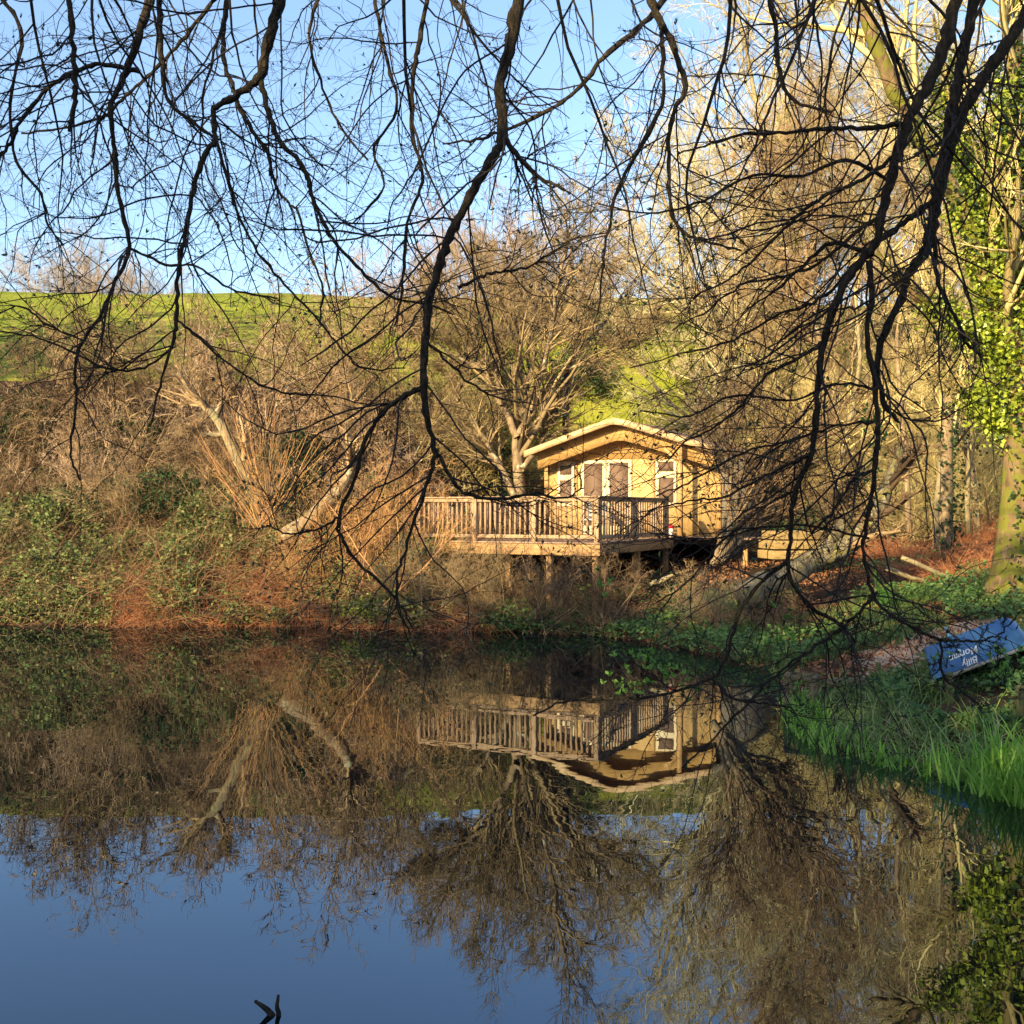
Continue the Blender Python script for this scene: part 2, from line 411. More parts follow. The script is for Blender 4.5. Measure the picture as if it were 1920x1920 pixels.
def height(X, Y):
    X = np.asarray(X, float); Y = np.asarray(Y, float)
    d = pond_dist(X, Y) + 0.35 * (vnoise(X * 1.3, Y * 1.3, 3) - 0.5)
    dl = np.maximum(d, 0)
    left = np.interp(dl, [0, 0.3, 1, 3.5, 7, 12, 40], [0, 0.3, 0.65, 1.85, 3.3, 4.3, 5.5])
    right = np.interp(dl, [0, 0.35, 1.2, 2.2, 4, 8, 13, 20, 60], [0, 0.10, 0.19, 0.36, 0.70, 1.2, 1.6, 2.0, 4.0])
    s = smooth(-3.5, 1.0, X) * smooth(2, 12, Y + 30 * (X > -1))
    s = np.where(Y < 14, np.maximum(s, smooth(20, 14, Y)), s)
    base = left * (1 - s) + right * s
    field = np.interp(Y, [24, 30, 33, 40, 50, 58, 63, 70, 100, 300, 900], [4.6, 5.6, 6.4, 8.6, 12.0, 14.1, 14.85, 14.7, 11, 4, 0]) - 0.014 * np.clip(X, -40, 40)
    a = 26 + 7.5 * smooth(-3.5, 1.0, X); b = a + 7.5
    t = np.clip((Y - a) / (b - a), 0, 1); t = t * t * (3 - 2 * t)
    h = base * (1 - t) + field * t
    h = h + 0.10 * (vnoise(X * 0.9, Y * 0.9, 1) - 0.5) * smooth(0, 1.5, dl) + 0.35 * (vnoise(X * 0.14, Y * 0.14, 2) - 0.5) * smooth(30, 45, Y)
    return np.where(d > 0, h, np.maximum(-1.3, d * 0.7))

xs = np.concatenate([-np.geomspace(600, 32, 22), np.arange(-30, 22.01, 0.3), np.geomspace(24, 600, 22)])
ys = np.concatenate([-np.geomspace(400, 14, 16), np.arange(-12, 46.01, 0.3), np.arange(46.6, 75, 0.7), np.geomspace(76, 900, 24)])
GX, GY = np.meshgrid(xs, ys)
GZ = height(GX, GY)
nx, ny = len(xs), len(ys)
gv = np.stack([GX, GY, GZ], -1).reshape(-1, 3)
gi = np.arange(nx * ny).reshape(ny, nx)
gf = np.stack([gi[:-1, :-1], gi[:-1, 1:], gi[1:, 1:], gi[1:, :-1]], -1).reshape(-1, 4)
fc = gv[gf].mean(1)
edge = 32.0 + 4.0 * smooth(-4, 2, fc[:, 0]) + 1.8 * (vnoise(fc[:, 0] * 0.4, fc[:, 1] * 0.4, 9) - 0.5)
is_field = fc[:, 1] > edge
ppath = np.array([(3.9, 13.4), (5.2, 14.6), (7.0, 15.0), (9.5, 15.2), (14, 15.5)])
def poly_d(X, Y, pts):
    dm = np.full(np.shape(X), 1e9)
    for (x0, y0), (x1, y1) in zip(pts[:-1], pts[1:]):
        ex, ey = x1 - x0, y1 - y0
        t = np.clip(((X - x0) * ex + (Y - y0) * ey) / (ex * ex + ey * ey), 0, 1)
        dm = np.minimum(dm, np.hypot(X - x0 - t * ex, Y - y0 - t * ey))
    return dm
is_path = (poly_d(fc[:, 0], fc[:, 1], ppath) < 1.0 + 0.5 * (vnoise(fc[:, 0], fc[:, 1], 4) - 0.5)) & (fc[:, 2] > 0.2)
def sub(mask):
    f = gf[mask]; u, inv = np.unique(f, return_inverse=True)
    return Geo().add(gv[u], inv.reshape(-1, 4))
tag(sub(~is_field & ~is_path).build('ground', M['ground'], None, True), kind='structure')
tag(sub(is_field).build('hill', M['field'], None, True), kind='structure')
tag(sub(is_path).build('path', M['path'], None, True), kind='structure')
g = Geo(); g.add([(-21, 1.5, 0), (7, 1.5, 0), (7, 24.5, 0), (-21, 24.5, 0)], [[0, 1, 2, 3]])
tag(g.build('water', M['water']), kind='structure')

# ------------------------------------------------------------------ growth of branches
def grow(rng, p, d, L, r0, K, wig, trop, taper=0.8):
    """vectorised polylines: p (N,3), d (N,3), L (N,), r0 (N,); trop (3,)"""
    N = len(p); P = np.zeros((N, K, 3)); P[:, 0] = p
    d = nrm(d); st = (L / (K - 1))[:, None]
    for k in range(1, K):
        d = nrm(d + wig * rng.normal(size=(N, 3)) + np.asarray(trop))
        P[:, k] = P[:, k - 1] + d * st
    t = np.linspace(0, 1, K)
    return P, r0[:, None] * (1 - taper * t)[None]

def spawn(rng, P, R, n, t0, t1, a0, a1, lf, rf, K, wig, trop, rmin=0.002, lvar=0.5, lmin=0.0, lmax=99, taper=0.8, lshape=0.5):
    N, KP, _ = P.shape
    seg = np.linalg.norm(np.diff(P, axis=1), axis=-1); Lp = seg.sum(1)
    if np.isscalar(n): cnt = np.full(N, n)
    else: cnt = np.asarray(n)
    pi = np.repeat(np.arange(N), cnt); M_ = len(pi)
    t = rng.uniform(t0, t1, M_)
    x = t * (KP - 1); i = np.minimum(x.astype(int), KP - 2); f = (x - i)[:, None]
    p = P[pi, i] * (1 - f) + P[pi, i + 1] * f
    r = R[pi, i] * (1 - f[:, 0]) + R[pi, i + 1] * f[:, 0]
    T = nrm(P[pi, i + 1] - P[pi, i])
    q = rng.normal(size=(M_, 3)); q = nrm(q - (q * T).sum(-1, keepdims=True) * T)
    a = rng.uniform(a0, a1, M_)[:, None]
    d = T * np.cos(a) + q * np.sin(a)
    L = np.clip(Lp[pi] * lf * (1 - lshape * t) * rng.uniform(1 - lvar, 1 + lvar, M_), lmin, lmax)
    return grow(rng, p, d, L, np.maximum(r * rf, rmin), K, wig, trop, taper)

def resample(pts, K):
    """Catmull-Rom through pts (n, m) to K samples"""
    pts = np.asarray(pts, float); n = len(pts)
    ext = np.vstack([2 * pts[0] - pts[1], pts, 2 * pts[-1] - pts[-2]])
    t = np.linspace(0, n - 1 - 1e-9, K); i = t.astype(int); f = (t - i)[:, None]
    a, b, c, d = ext[i], ext[i + 1], ext[i + 2], ext[i + 3]
    return 0.5 * ((2 * b) + (c - a) * f + (2 * a - 5 * b + 4 * c - d) * f ** 2 + (3 * b - a - 3 * c + d) * f ** 3)

def traced(pix, Y, K=20, rough=None, seed=0):
    """pix rows (x, y, width_px[, Y]); returns world polyline and radii"""
    rows = []
    for q in pix:
        y = q[3] if len(q) > 3 else Y
        rows.append([*unproj(q[0], q[1], y), max(0.002, q[2] / F * y * 0.5)])
    s = resample(rows, K)
    if rough:
        rng = np.random.default_rng(seed); s[1:-1, :3] += rng.normal(size=(K - 2, 3)) * rough
    return s[:, :3], np.maximum(s[:, 3], 0.0015)

def gz(x, y):
    return float(height(np.array([x]), np.array([y]))[0])

# ------------------------------------------------------------------ cabin on its deck
TH = RAD(27)
U = np.array([math.cos(TH), -math.sin(TH), 0]); Vv = np.array([math.sin(TH), math.cos(TH), 0]); ZZ = np.array([0, 0, 1.0])
C0 = np.array([1.67, 20.6, 0])
FL = 1.70
def L3(u, v, z): return C0 + U * u + Vv * v + ZZ * z

deck = thing('deck', L3(-2, 2.5, 0.6), 'raised timber deck with balustrade standing on posts over the water', 'deck')
g = Geo()
for k in range(44):
    v0 = -0.12 + k * 0.140
    u0, u1 = -4.25, (0.12 if v0 < 4.4 else 1.9)
    g.box(L3(u0, v0, FL - 0.035), U * (u1 - u0), Vv * 0.132, ZZ * 0.035)
g.build('floor_boards', M['deck'], deck)
g = Geo()
g.box(L3(-4.2, -0.105, FL - 0.26), U * 4.30, Vv * 0.045, ZZ * 0.222)
g.box(L3(0.058, -0.058, FL - 0.24), U * 0.045, Vv * 4.5, ZZ * 0.20)
g.box(L3(-4.2, -0.058, FL - 0.24), U * 0.045, Vv * 5.7, ZZ * 0.20)
bevel(g.build('fascia_beam', M['fascia'], deck), 0.006)
g = Geo()
for k in range(8):
    g.box(L3(-3.9 + k * 0.5, 0.0, FL - 0.20), U * 0.05, Vv * 5.6, ZZ * 0.16)
g.build('joists', M['oldboard'], deck)
for (u, v) in [(-3.95, 0.05), (-3.1, 0.05), (-2.2, 0.5), (-1.05, 0.05), (-0.05, 0.05), (-3.9, 2.6), (-2.0, 2.7), (-0.05, 2.4), (-0.05, 4.3), (-3.9, 5.2), (-2, 5.2), (1.6, 5.2)]:
    p = L3(u, v, 0); zb = min(gz(p[0], p[1]), FL - 0.3) - 0.3
    g = Geo(); g.box(L3(u - 0.055, v - 0.055, zb), U * 0.11, Vv * 0.11, ZZ * (FL - 0.262 - zb) if v == 0.05 else ZZ * (FL - 0.205 - zb))
    bevel(g.build('support_post', M['fascia'], deck), 0.008)
RT = FL + 0.92
def baluster_run(pa, pb, n, skip=()):
    pa = np.array(pa); pb = np.array(pb)
    d = nrm(pb - pa); s = np.cross(d, ZZ)
    rail = Geo()
    rail.box(pa - d * 0.06 - s * 0.06 + ZZ * (RT - 0.03 - pa[2]), (pb - pa) + d * 0.12, s * 0.12, ZZ * 0.03)
    ro = bevel(rail.build('handrail', M['rail'], deck), 0.005)
    rail = Geo(); rail.box(pa - s * 0.021 + ZZ * (RT - 0.108 - pa[2]), (pb - pa), s * 0.042, ZZ * 0.077); bevel(rail.build('top_rail', M['rail'], ro), 0.004)
    rail = Geo(); rail.box(pa - s * 0.021 + ZZ * (FL + 0.07 - pa[2]), (pb - pa), s * 0.042, ZZ * 0.07); bevel(rail.build('bottom_rail', M['rail'], ro), 0.004)
    bg = Geo(); bg.box(-d * 0.02 - s * 0.056, d * 0.04, s * 0.034, ZZ * 0.80)
    bm_ = bg.mesh('baluster', M['rail'])
    ww = world_origin(deck)
    for k in range(n):
        p = pa + (pb - pa) * (k + 0.5) / n
        o = bpy.data.objects.new('baluster', bm_); link(o, ro)
        o.location = [float(q) for q in (p + ZZ * (FL + 0.045 - p[2]) - ww)]
    return ro
def rail_post(u, v, top=RT - 0.031):
    g = Geo(); g.box(L3(u - 0.05, v - 0.05, FL + 0.001), U * 0.10, Vv * 0.10, ZZ * (top - FL))
    bevel(g.build('rail_post', M['rail'], deck), 0.008)
for seg in range(3):
    a = -4.1 + seg * 1.367
    baluster_run(L3(a + 0.05, 0, FL), L3(a + 1.367 - 0.05, 0, FL), 11)
    rail_post(a, 0)
rail_post(0, 0)
for seg in range(2):
    baluster_run(L3(0, 0.062 + seg * 2.1, FL), L3(0, 2.05 + seg * 2.1, FL), 13)
    rail_post(0, 2.1 + seg * 2.1)
for seg in range(3):
    baluster_run(L3(-4.1, 0.062 + seg * 1.8, FL), L3(-4.1, 1.75 + seg * 1.8, FL), 11)
    rail_post(-4.1, 1.8 + seg * 1.8, RT - 0.032)

cabin = thing('cabin', L3(-1.5, 8.5, FL), 'wooden garden cabin with cream panels and brown curved roof behind the deck', 'cabin')
VF = 5.75; UL, UR = -3.82, 0.86; UC = -1.58; VB = 12.8
EZ, AZ = FL + 2.0, FL + 2.82                       # eave and apex heights (roof underside)
def roof_z(u, lift=0.0):
    x = np.abs(np.asarray(u, float) - UC) / (2.55)
    return AZ - (AZ - EZ) * (np.sqrt(x * x + 0.003) - math.sqrt(0.003)) * 1.0 + lift
# walls: front panel with openings is made of panel pieces between battens
def fpanel(geo, u0, u1, z0, z1, dv=0.0, th=0.04):
    geo.box(L3(u0, VF + dv, z0), U * (u1 - u0), Vv * th, ZZ * (z1 - z0))
DT = FL + 1.93
g = Geo(); fpanel(g, UL, UR, FL - 0.02, DT, 0.0, 0.06); g.build('front_wall', M['canvas'], cabin)
# gable
us = np.linspace(UL, UR, 25)
g = Geo()
top = roof_z(us) - 0.02
v = [L3(u, VF - 0.02, DT + 0.001) for u in us] + [L3(u, VF - 0.02, z) for u, z in zip(us, top)] + [L3(u, VF + 0.05, DT + 0.001) for u in us] + [L3(u, VF + 0.05, z) for u, z in zip(us, top)]
n_ = len(us); f = []
for k in range(n_ - 1):
    f += [[k, k + 1, n_ + k + 1, n_ + k], [2 * n_ + k + 1, 2 * n_ + k, 3 * n_ + k, 3 * n_ + k + 1], [k, 2 * n_ + k, 2 * n_ + k + 1, k + 1]]
g.add(v, f); g.build('gable', M['gable'], cabin)
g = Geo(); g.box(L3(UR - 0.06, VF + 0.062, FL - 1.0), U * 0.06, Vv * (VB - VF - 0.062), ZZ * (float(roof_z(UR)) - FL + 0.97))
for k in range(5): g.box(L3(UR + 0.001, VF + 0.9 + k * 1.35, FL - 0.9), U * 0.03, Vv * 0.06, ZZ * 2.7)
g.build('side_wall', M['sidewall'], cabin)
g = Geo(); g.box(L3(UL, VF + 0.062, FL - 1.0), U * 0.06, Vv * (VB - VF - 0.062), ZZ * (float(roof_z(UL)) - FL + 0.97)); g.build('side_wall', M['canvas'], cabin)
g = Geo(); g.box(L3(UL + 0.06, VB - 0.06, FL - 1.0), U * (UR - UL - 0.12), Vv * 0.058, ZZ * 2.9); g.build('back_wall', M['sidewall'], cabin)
g = Geo(); g.box(L3(UL + 0.02, VF + 0.07, FL - 0.2), U * (UR - UL - 0.04), Vv * (VB - VF - 0.2), ZZ * 0.12); g.build('base', M['oldboard'], cabin)
# roof shell
ur = np.linspace(UC - 2.46, UC + 2.46, 33); vr = np.linspace(VF - 0.80, VB + 0.3, 16)
g = Geo(); top = roof_z(ur, 0.075); bot = roof_z(ur, 0.0); V_ = []
for vv in vr:
    sag = 0.015 * math.sin(vv * 5)
    V_ += [L3(u, vv, z + sag) for u, z in zip(ur, top)]
nt_ = len(V_)
for vv in vr: V_ += [L3(u, vv, z) for u, z in zip(ur, bot)]
f = []; nu = len(ur)
for j in range(len(vr) - 1):
    for k in range(nu - 1):
        a = j * nu + k
        f.append([a, a + 1, a + nu + 1, a + nu]); b = nt_ + a; f.append([b + 1, b, b + nu, b + nu + 1])
for k in range(nu - 1):
    f.append([k + 1, k, nt_ + k, nt_ + k + 1]); a = (len(vr) - 1) * nu + k; f.append([a, a + 1, nt_ + a + 1, nt_ + a])
for j in range(len(vr) - 1):
    a = j * nu; f.append([a, a + nu, nt_ + a + nu, nt_ + a]); a = j * nu + nu - 1; f.append([a + nu, a, nt_ + a, nt_ + a + nu])
g.add(V_, f); roof = g.build('roof', M['roof'], cabin, False)
uv_ = np.linspace(UL, UR, 25); g = Geo(); zt = roof_z(uv_, -0.025); zb = roof_z(uv_, -0.40) - 0.04
V_ = [L3(u, VF - 0.47, z) for u, z in zip(uv_, zb)] + [L3(u, VF - 0.47, z) for u, z in zip(uv_, zt)] + [L3(u, VF - 0.43, z) for u, z in zip(uv_, zb)] + [L3(u, VF - 0.43, z) for u, z in zip(uv_, zt)]
n_ = len(uv_); f = []
for k in range(n_ - 1):
    f += [[k, k + 1, n_ + k + 1, n_ + k], [2 * n_ + k + 1, 2 * n_ + k, 3 * n_ + k, 3 * n_ + k + 1], [k + 1, k, 2 * n_ + k, 2 * n_ + k + 1]]
g.add(V_, f); g.build('valance_board', M['gable'], cabin)
# rake boards on the front edge of the roof
for s0, s1 in ((UC - 2.46, UC), (UC, UC + 2.46)):
    uu = np.linspace(s0, s1, 15); g = Geo()
    zt = roof_z(uu, 0.085); zb = roof_z(uu, -0.075)
    vA, vB = VF - 0.84, VF - 0.802
    V_ = [L3(u, vA, z) for u, z in zip(uu, zb)] + [L3(u, vA, z) for u, z in zip(uu, zt)] + [L3(u, vB, z) for u, z in zip(uu, zb)] + [L3(u, vB, z) for u, z in zip(uu, zt)]
    n_ = len(uu); f = []
    for k in range(n_ - 1):
        f += [[k, k + 1, n_ + k + 1, n_ + k], [2 * n_ + k + 1, 2 * n_ + k, 3 * n_ + k, 3 * n_ + k + 1], [n_ + k, n_ + k + 1, 3 * n_ + k + 1, 3 * n_ + k], [k + 1, k, 2 * n_ + k, 2 * n_ + k + 1]]
    f += [[0, n_, 3 * n_, 2 * n_], [n_ - 1, 2 * n_ - 1, 4 * n_ - 1, 3 * n_ - 1][::-1]]
    g.add(V_, f); g.build('rake_board', M['rake'], roof)
g = Geo(); g.box(L3(UC + 2.461, VF - 0.80, float(roof_z(UC + 2.46)) - 0.09), U * 0.03, Vv * (VB - VF + 1.0), ZZ * 0.17); g.build('eave_board', M['sidewall'], roof)
# battens, posts
for u in (UL + 0.36, -2.93, -0.84):
    g = Geo(); g.box(L3(u - 0.025, VF - 0.028, FL), U * 0.05, Vv * 0.027, ZZ * (DT - FL)); g.build('batten', M['batten'], cabin)
for u in (UL - 0.01, UR - 0.10):
    g = Geo(); g.box(L3(u, VF - 0.05, FL), U * 0.11, Vv * 0.049, ZZ * (float(roof_z(u + 0.05)) - FL - 0.03)); g.build('corner_post', M['batten'], cabin)
g = Geo(); g.box(L3(0.0, VF - 0.74, FL), U * 0.11, Vv * 0.11, ZZ * (float(roof_z(0.05)) - FL - 0.02))
g.beam(L3(0.055, VF - 0.685, FL + 1.75), L3(-0.35, VF - 0.685, FL + 2.15), 0.07, 0.07); g.build('porch_post', M['batten'], cabin)
# windows and doors
def framed(name, u0, u1, z0, z1, panes, fw=0.07):
    g = Geo()
    zs = sorted({z0, z1} | {z for p in panes for z in p})
    g.box(L3(u0, VF - 0.035, z0), U * fw, Vv * 0.034, ZZ * (z1 - z0)); g.box(L3(u1 - fw, VF - 0.035, z0), U * fw, Vv * 0.034, ZZ * (z1 - z0))
    edges = [z0] + [z for p in panes for z in p] + [z1]
    for a, b in zip(edges[0::2], edges[1::2]):
        if b - a > 0.005: g.box(L3(u0 + fw, VF - 0.035, a), U * (u1 - u0 - 2 * fw), Vv * 0.034, ZZ * (b - a))
    o = bevel(g.build(name, M['cream'], cabin), 0.004)
    for a, b in panes:
        q = Geo(); q.box(L3(u0 + fw + 0.001, VF - 0.015, a + 0.001), U * (u1 - u0 - 2 * fw - 0.002), Vv * 0.012, ZZ * (b - a - 0.002)); q.build('pane', M['blind'], o)
    return o
framed('window', -3.46, -2.99, FL + 0.75, DT - 0.02, [(FL + 0.83, FL + 1.42), (FL + 1.56, FL + 1.80)])
d1 = framed('door', -2.80, -2.12, FL + 0.03, DT - 0.01, [(FL + 0.25, FL + 1.84)], 0.085)
d2 = framed('door', -2.10, -1.42, FL + 0.03, DT - 0.01, [(FL + 0.25, FL + 1.84)], 0.085)
for o_, u in ((d1, -2.155), (d2, -2.065)):
    g = Geo(); g.tubes(np.array([L3(u, VF - 0.036, FL + 1.0), L3(u, VF - 0.09, FL + 1.0), L3(u + (0.08 if u > -2.1 else -0.08), VF - 0.09, FL + 1.0)]), np.array([0.012, 0.012, 0.012]), 8, True); g.build('handle', M['flue'], o_)
framed('window', -0.78, -0.25, FL + 0.75, DT - 0.02, [(FL + 0.83, FL + 1.45), (FL + 1.60, FL + 1.84)])
# flue pipe
p = L3(-3.55, VF + 0.7, 0); g = Geo(); zr = float(roof_z(-3.55))
g.tubes(np.array([p + ZZ * (zr - 0.3), p + ZZ * 5.2, p + ZZ * 6.05]), np.array([0.095, 0.095, 0.095]), 14, True)
g.tubes(np.array([p + ZZ * 5.15, p + ZZ * 5.22]), np.array([0.108, 0.108]), 14, True)
g.tubes(np.array([p + ZZ * 6.10, p + ZZ * 6.13, p + ZZ * 6.2]), np.array([0.15, 0.15, 0.05]), 14, True)
for k in range(3):
    a = k * 2.094; q = np.array([math.cos(a), math.sin(a), 0]) * 0.085
    g.tubes(np.array([p + q + ZZ * 6.0, p + q + ZZ * 6.11]), np.array([0.008, 0.008]), 5)
g.build('flue_pipe', M['flue'], cabin, True)

# deck furniture glimpsed between the balusters
def chair(u, v, label, mat):
    t = thing('garden_chair', L3(u, v, FL), label, 'chair', 'garden chairs on the deck')
    for a in (0, 0.42):
        for b in (0, 0.42):
            q = Geo(); q.box(L3(u + a, v + b, FL + 0.002), U * 0.035, Vv * 0.035, ZZ * (0.40 if b == 0 else 0.84)); q.build('leg', mat, t)
    q = Geo(); q.box(L3(u, v, FL + 0.405), U * 0.455, Vv * 0.415, ZZ * 0.035); bevel(q.build('seat', mat, t), 0.008)
    q = Geo()
    for k in range(4): q.box(L3(u + 0.037, v + 0.425, FL + 0.50 + k * 0.09), U * 0.381, Vv * 0.02, ZZ * 0.06)
    q.build('backrest', mat, t)
chair(-1.9, 3.6, 'pale metal garden chair on the deck in front of the cabin window', M['sky_metal'])
chair(-0.95, 3.7, 'dark wooden garden chair on the deck in front of the double door', M['oldboard'])
t = thing('bucket', L3(-0.25, 5.2, FL), 'small red and white bucket at the open end of the deck railing', 'bucket')
g = Geo(); q = L3(-0.25, 5.2, FL + 0.003); g.tubes(np.array([q, q + ZZ * 0.20]), np.array([0.09, 0.10]), 16, True); g.build('body', M['white'], t, True)
g = Geo(); g.tubes(np.array([q + ZZ * 0.202, q + ZZ * 0.26]), np.array([0.105, 0.105]), 16, True); g.build('lid', M['red'], t, True)

# timber step by the cabin's right
t = thing('timber_step', unproj(1490, 1035, 22.5), 'stack of squared timber sleepers forming a low step right of the cabin', 'step')
for k, (px, py, ln, sh) in enumerate([(1452, 1040, 1.4, -0.03), (1452, 1021, 1.35, 0), (1456, 1003, 1.3, 0.03)]):
    p = unproj(px, py, 22.2) + np.array([sh, sh, 0])
    g = Geo(); g.box(p - ZZ * 0.10, U * 0 + np.array([ln, 0.25, 0]), np.array([-0.15, 0.8, 0]), ZZ * 0.18); bevel(g.build('sleeper', M['sleeper'], t), 0.012)

# ------------------------------------------------------------------ upturned boat with lettering
bo = unproj(1822, 1213, 11.6)
r_ = nrm(np.array([0.93, -0.04, 0.365])); h_ = np.array([-0.33, 0.22, 0.92]); h_ = nrm(h_ - h_.dot(r_) * r_)
nrm_ = np.cross(r_, h_)            # transom normal; towards the camera
if nrm_[1] > 0: nrm_ = -nrm_
bk = nrm(np.array([0.56, 0.80, -0.21]))
boat = thing('rowing_boat', bo - ZZ * 0.35, 'small blue wooden boat lying upside down on the right bank, white lettering', 'boat')
st = [(0.0, 0.47, 0.54, 0.0), (0.6, 0.49, 0.56, -0.02), (1.3, 0.42, 0.48, 0.01), (2.0, 0.26, 0.32, 0.06)]   # distance, half width bottom, half width gunwale, rocker
g = Geo(); V_ = []
for (s, wb, wg, ro) in st:
    c = bo + bk * s
    V_ += [c - r_ * wg - h_ * 0.185, c - r_ * wb + h_ * (0.165 - ro), c + r_ * wb + h_ * (0.165 - ro), c + r_ * wg - h_ * 0.185]
f = []
for k in range(len(st) - 1):
    a = 4 * k; b = a + 4
    f += [[a, a + 1, b + 1, b], [a + 1, a + 2, b + 2, b + 1], [a + 2, a + 3, b + 3, b + 2]]
f += [[12, 13, 14, 15]]
g.add(V_, f); ho = g.build('hull', M['blue'], boat)
m_ = ho.modifiers.new('thick', 'SOLIDIFY'); m_.thickness = 0.018; m_.offset = 0
g = Geo()
fr = nrm_ * 0.02
tv = [bo - r_ * 0.54 - h_ * 0.185, bo + r_ * 0.54 - h_ * 0.185, bo + r_ * 0.475 + h_ * 0.175, bo - r_ * 0.475 + h_ * 0.175]
tv = [q + fr for q in tv] + [q + fr - nrm_ * 0.03 for q in tv]
g.add(tv, [[0, 1, 2, 3], [7, 6, 5, 4], [0, 4, 5, 1], [1, 5, 6, 2], [2, 6, 7, 3], [3, 7, 4, 0]]); bevel(g.build('transom', M['blue'], boat), 0.006)
g = Geo(); g.box(bo - r_ * 0.42 - h_ * 0.222 + fr - nrm_ * 0.05, r_ * 0.95, nrm_ * 0.065, h_ * 0.035)
for sgn in (-1, 1):
    for k in range(3):
        a = bo + bk * st[k][0] + r_ * sgn * (st[k][2] + 0.012) - h_ * 0.2; b = bo + bk * st[k + 1][0] + r_ * sgn * (st[k + 1][2] + 0.012) - h_ * 0.2
        g.beam(a, b, 0.03, 0.04, h_)
g.build('gunwale', M['gunwale'], boat)
g = Geo(); s0 = bo - r_ * 0.20 + h_ * 0.17
g.add([s0 + bk * 0.15 - r_ * 0.012, s0 + bk * 0.45 - r_ * 0.012, s0 + bk * 0.2 + h_ * 0.17 - r_ * 0.012, s0 + bk * 0.15 + r_ * 0.012, s0 + bk * 0.45 + r_ * 0.012, s0 + bk * 0.2 + h_ * 0.17 + r_ * 0.012],
      [[0, 1, 2], [5, 4, 3]]); g.F.append(np.array([[0, 3, 4, 1], [1, 4, 5, 2], [2, 5, 3, 0]])); g.build('skeg', M['blue'], boat)
def lettering(txt, size, centre):
    cu = bpy.data.curves.new('lettering', 'FONT'); cu.body = txt; cu.size = size; cu.extrude = 0.002; cu.shear = 0.25; cu.align_x = 'CENTER'; cu.align_y = 'CENTER'; cu.offset = 0.0010
    tmp = bpy.data.objects.new('tmp_text', cu); COL.objects.link(tmp)
    dg = bpy.context.evaluated_depsgraph_get(); me = bpy.data.meshes.new_from_object(tmp.evaluated_get(dg))
    bpy.data.objects.remove(tmp)
    n_ = len(me.vertices); co = np.zeros(n_ * 3, np.float32); me.vertices.foreach_get('co', co); co = co.reshape(-1, 3)
    wv = centre + co[:, :1] * (-r_)[None] + co[:, 1:2] * (-h_)[None] + co[:, 2:] * nrm_[None]
    me.vertices.foreach_set('co', (wv - world_origin(boat)).astype(np.float32).ravel()); me.update()
    me.materials.clear(); me.materials.append(M['white']); me.name = 'lettering'
    o = bpy.data.objects.new('lettering', me); link(o, boat)
face = bo + nrm_ * 0.0235
lettering('Billy', 0.108, face - r_ * 0.085 - h_ * 0.135)
lettering('Morgan', 0.108, face - r_ * 0.115 - h_ * 0.035)

# posts, boards at the water's edge
def post(px, ytop, ybase, wpx, Y, label):
    a = unproj(px, ybase, Y); b = unproj(px, ytop, Y); r = wpx / F * Y * 0.5
    t = thing('wooden_post', a, label, 'post', 'wooden posts at the pond edge')
    g = Geo(); g.tubes(np.array([a - ZZ * 0.3, a, (a + b) / 2 + np.array([0.004, 0, 0]), b - ZZ * 0.012, b]), np.array([r, r, r * 0.97, r * 0.95, r * 0.86]), 14, True)
    g.build('stake', M['post'], t, True)
post(1780, 1262, 1332, 15, 11.3, 'round mossy wooden post in front of the upturned blue boat')
post(1913, 1286, 1372, 15, 10.2, 'round grey wooden post at the right edge beside tall reeds')
post(1646, 1243, 1290, 11, 13.0, 'thin weathered post left of the round dark green bush')
t = thing('sluice_box', unproj(1500, 1335, 12.3), 'small open timber frame standing at the water beside the reeds', 'timber frame')
for (x, y, Y) in ((1474, 1272, 12.0), (1524, 1280, 11.8), (1484, 1268, 12.7), (1532, 1272, 12.5)):
    a = unproj(x, y, Y); g = Geo(); g.box(np.array([a[0] - 0.025, a[1] - 0.025, -0.3]), (0.05, 0, 0), (0, 0.05, 0), (0, 0, a[2] + 0.3)); g.build('upright', M['oldboard'], t)
A_ = [unproj(x, y, Y) + ZZ * 0.028 for (x, y, Y) in ((1474, 1272, 12.0), (1524, 1280, 11.8), (1532, 1272, 12.5), (1484, 1268, 12.7))]
for a, b in zip(A_, A_[1:] + A_[:1]):
    g = Geo(); g.beam(a, b, 0.05, 0.05); g.build('rail', M['oldboard'], t)
t = thing('edging_log', unproj(1600, 1285, 12.6), 'grey horizontal log edging the bank above the reeds', 'log')
g = Geo(); P_, R_ = traced([(1545, 1284, 20, 12.5), (1580, 1281, 21, 12.6), (1610, 1279, 20, 12.7), (1642, 1278, 19, 12.8)], 12.6, 10, 0.006); g.tubes(P_, R_, 12, True); g.build('trunk', M['oldboard'], t, True)

# stub of a sunken branch
t = thing('branch_stub', unproj(525, 1925, 4.8), 'dark forked stub of a sunken branch poking out of the water', 'branch')
g = Geo(); P_, R_ = traced([(540, 1960, 16), (524, 1922, 16), (510, 1902, 13), (478, 1877, 6)], 4.8, 10, 0.003); g.tubes(P_, R_, 8, True)
P_, R_ = traced([(524, 1920, 12), (521, 1895, 9), (522, 1866, 5)], 4.8, 8, 0.002); g.tubes(P_, R_, 8, True); g.build('stub', M['bark_dark'], t, True)

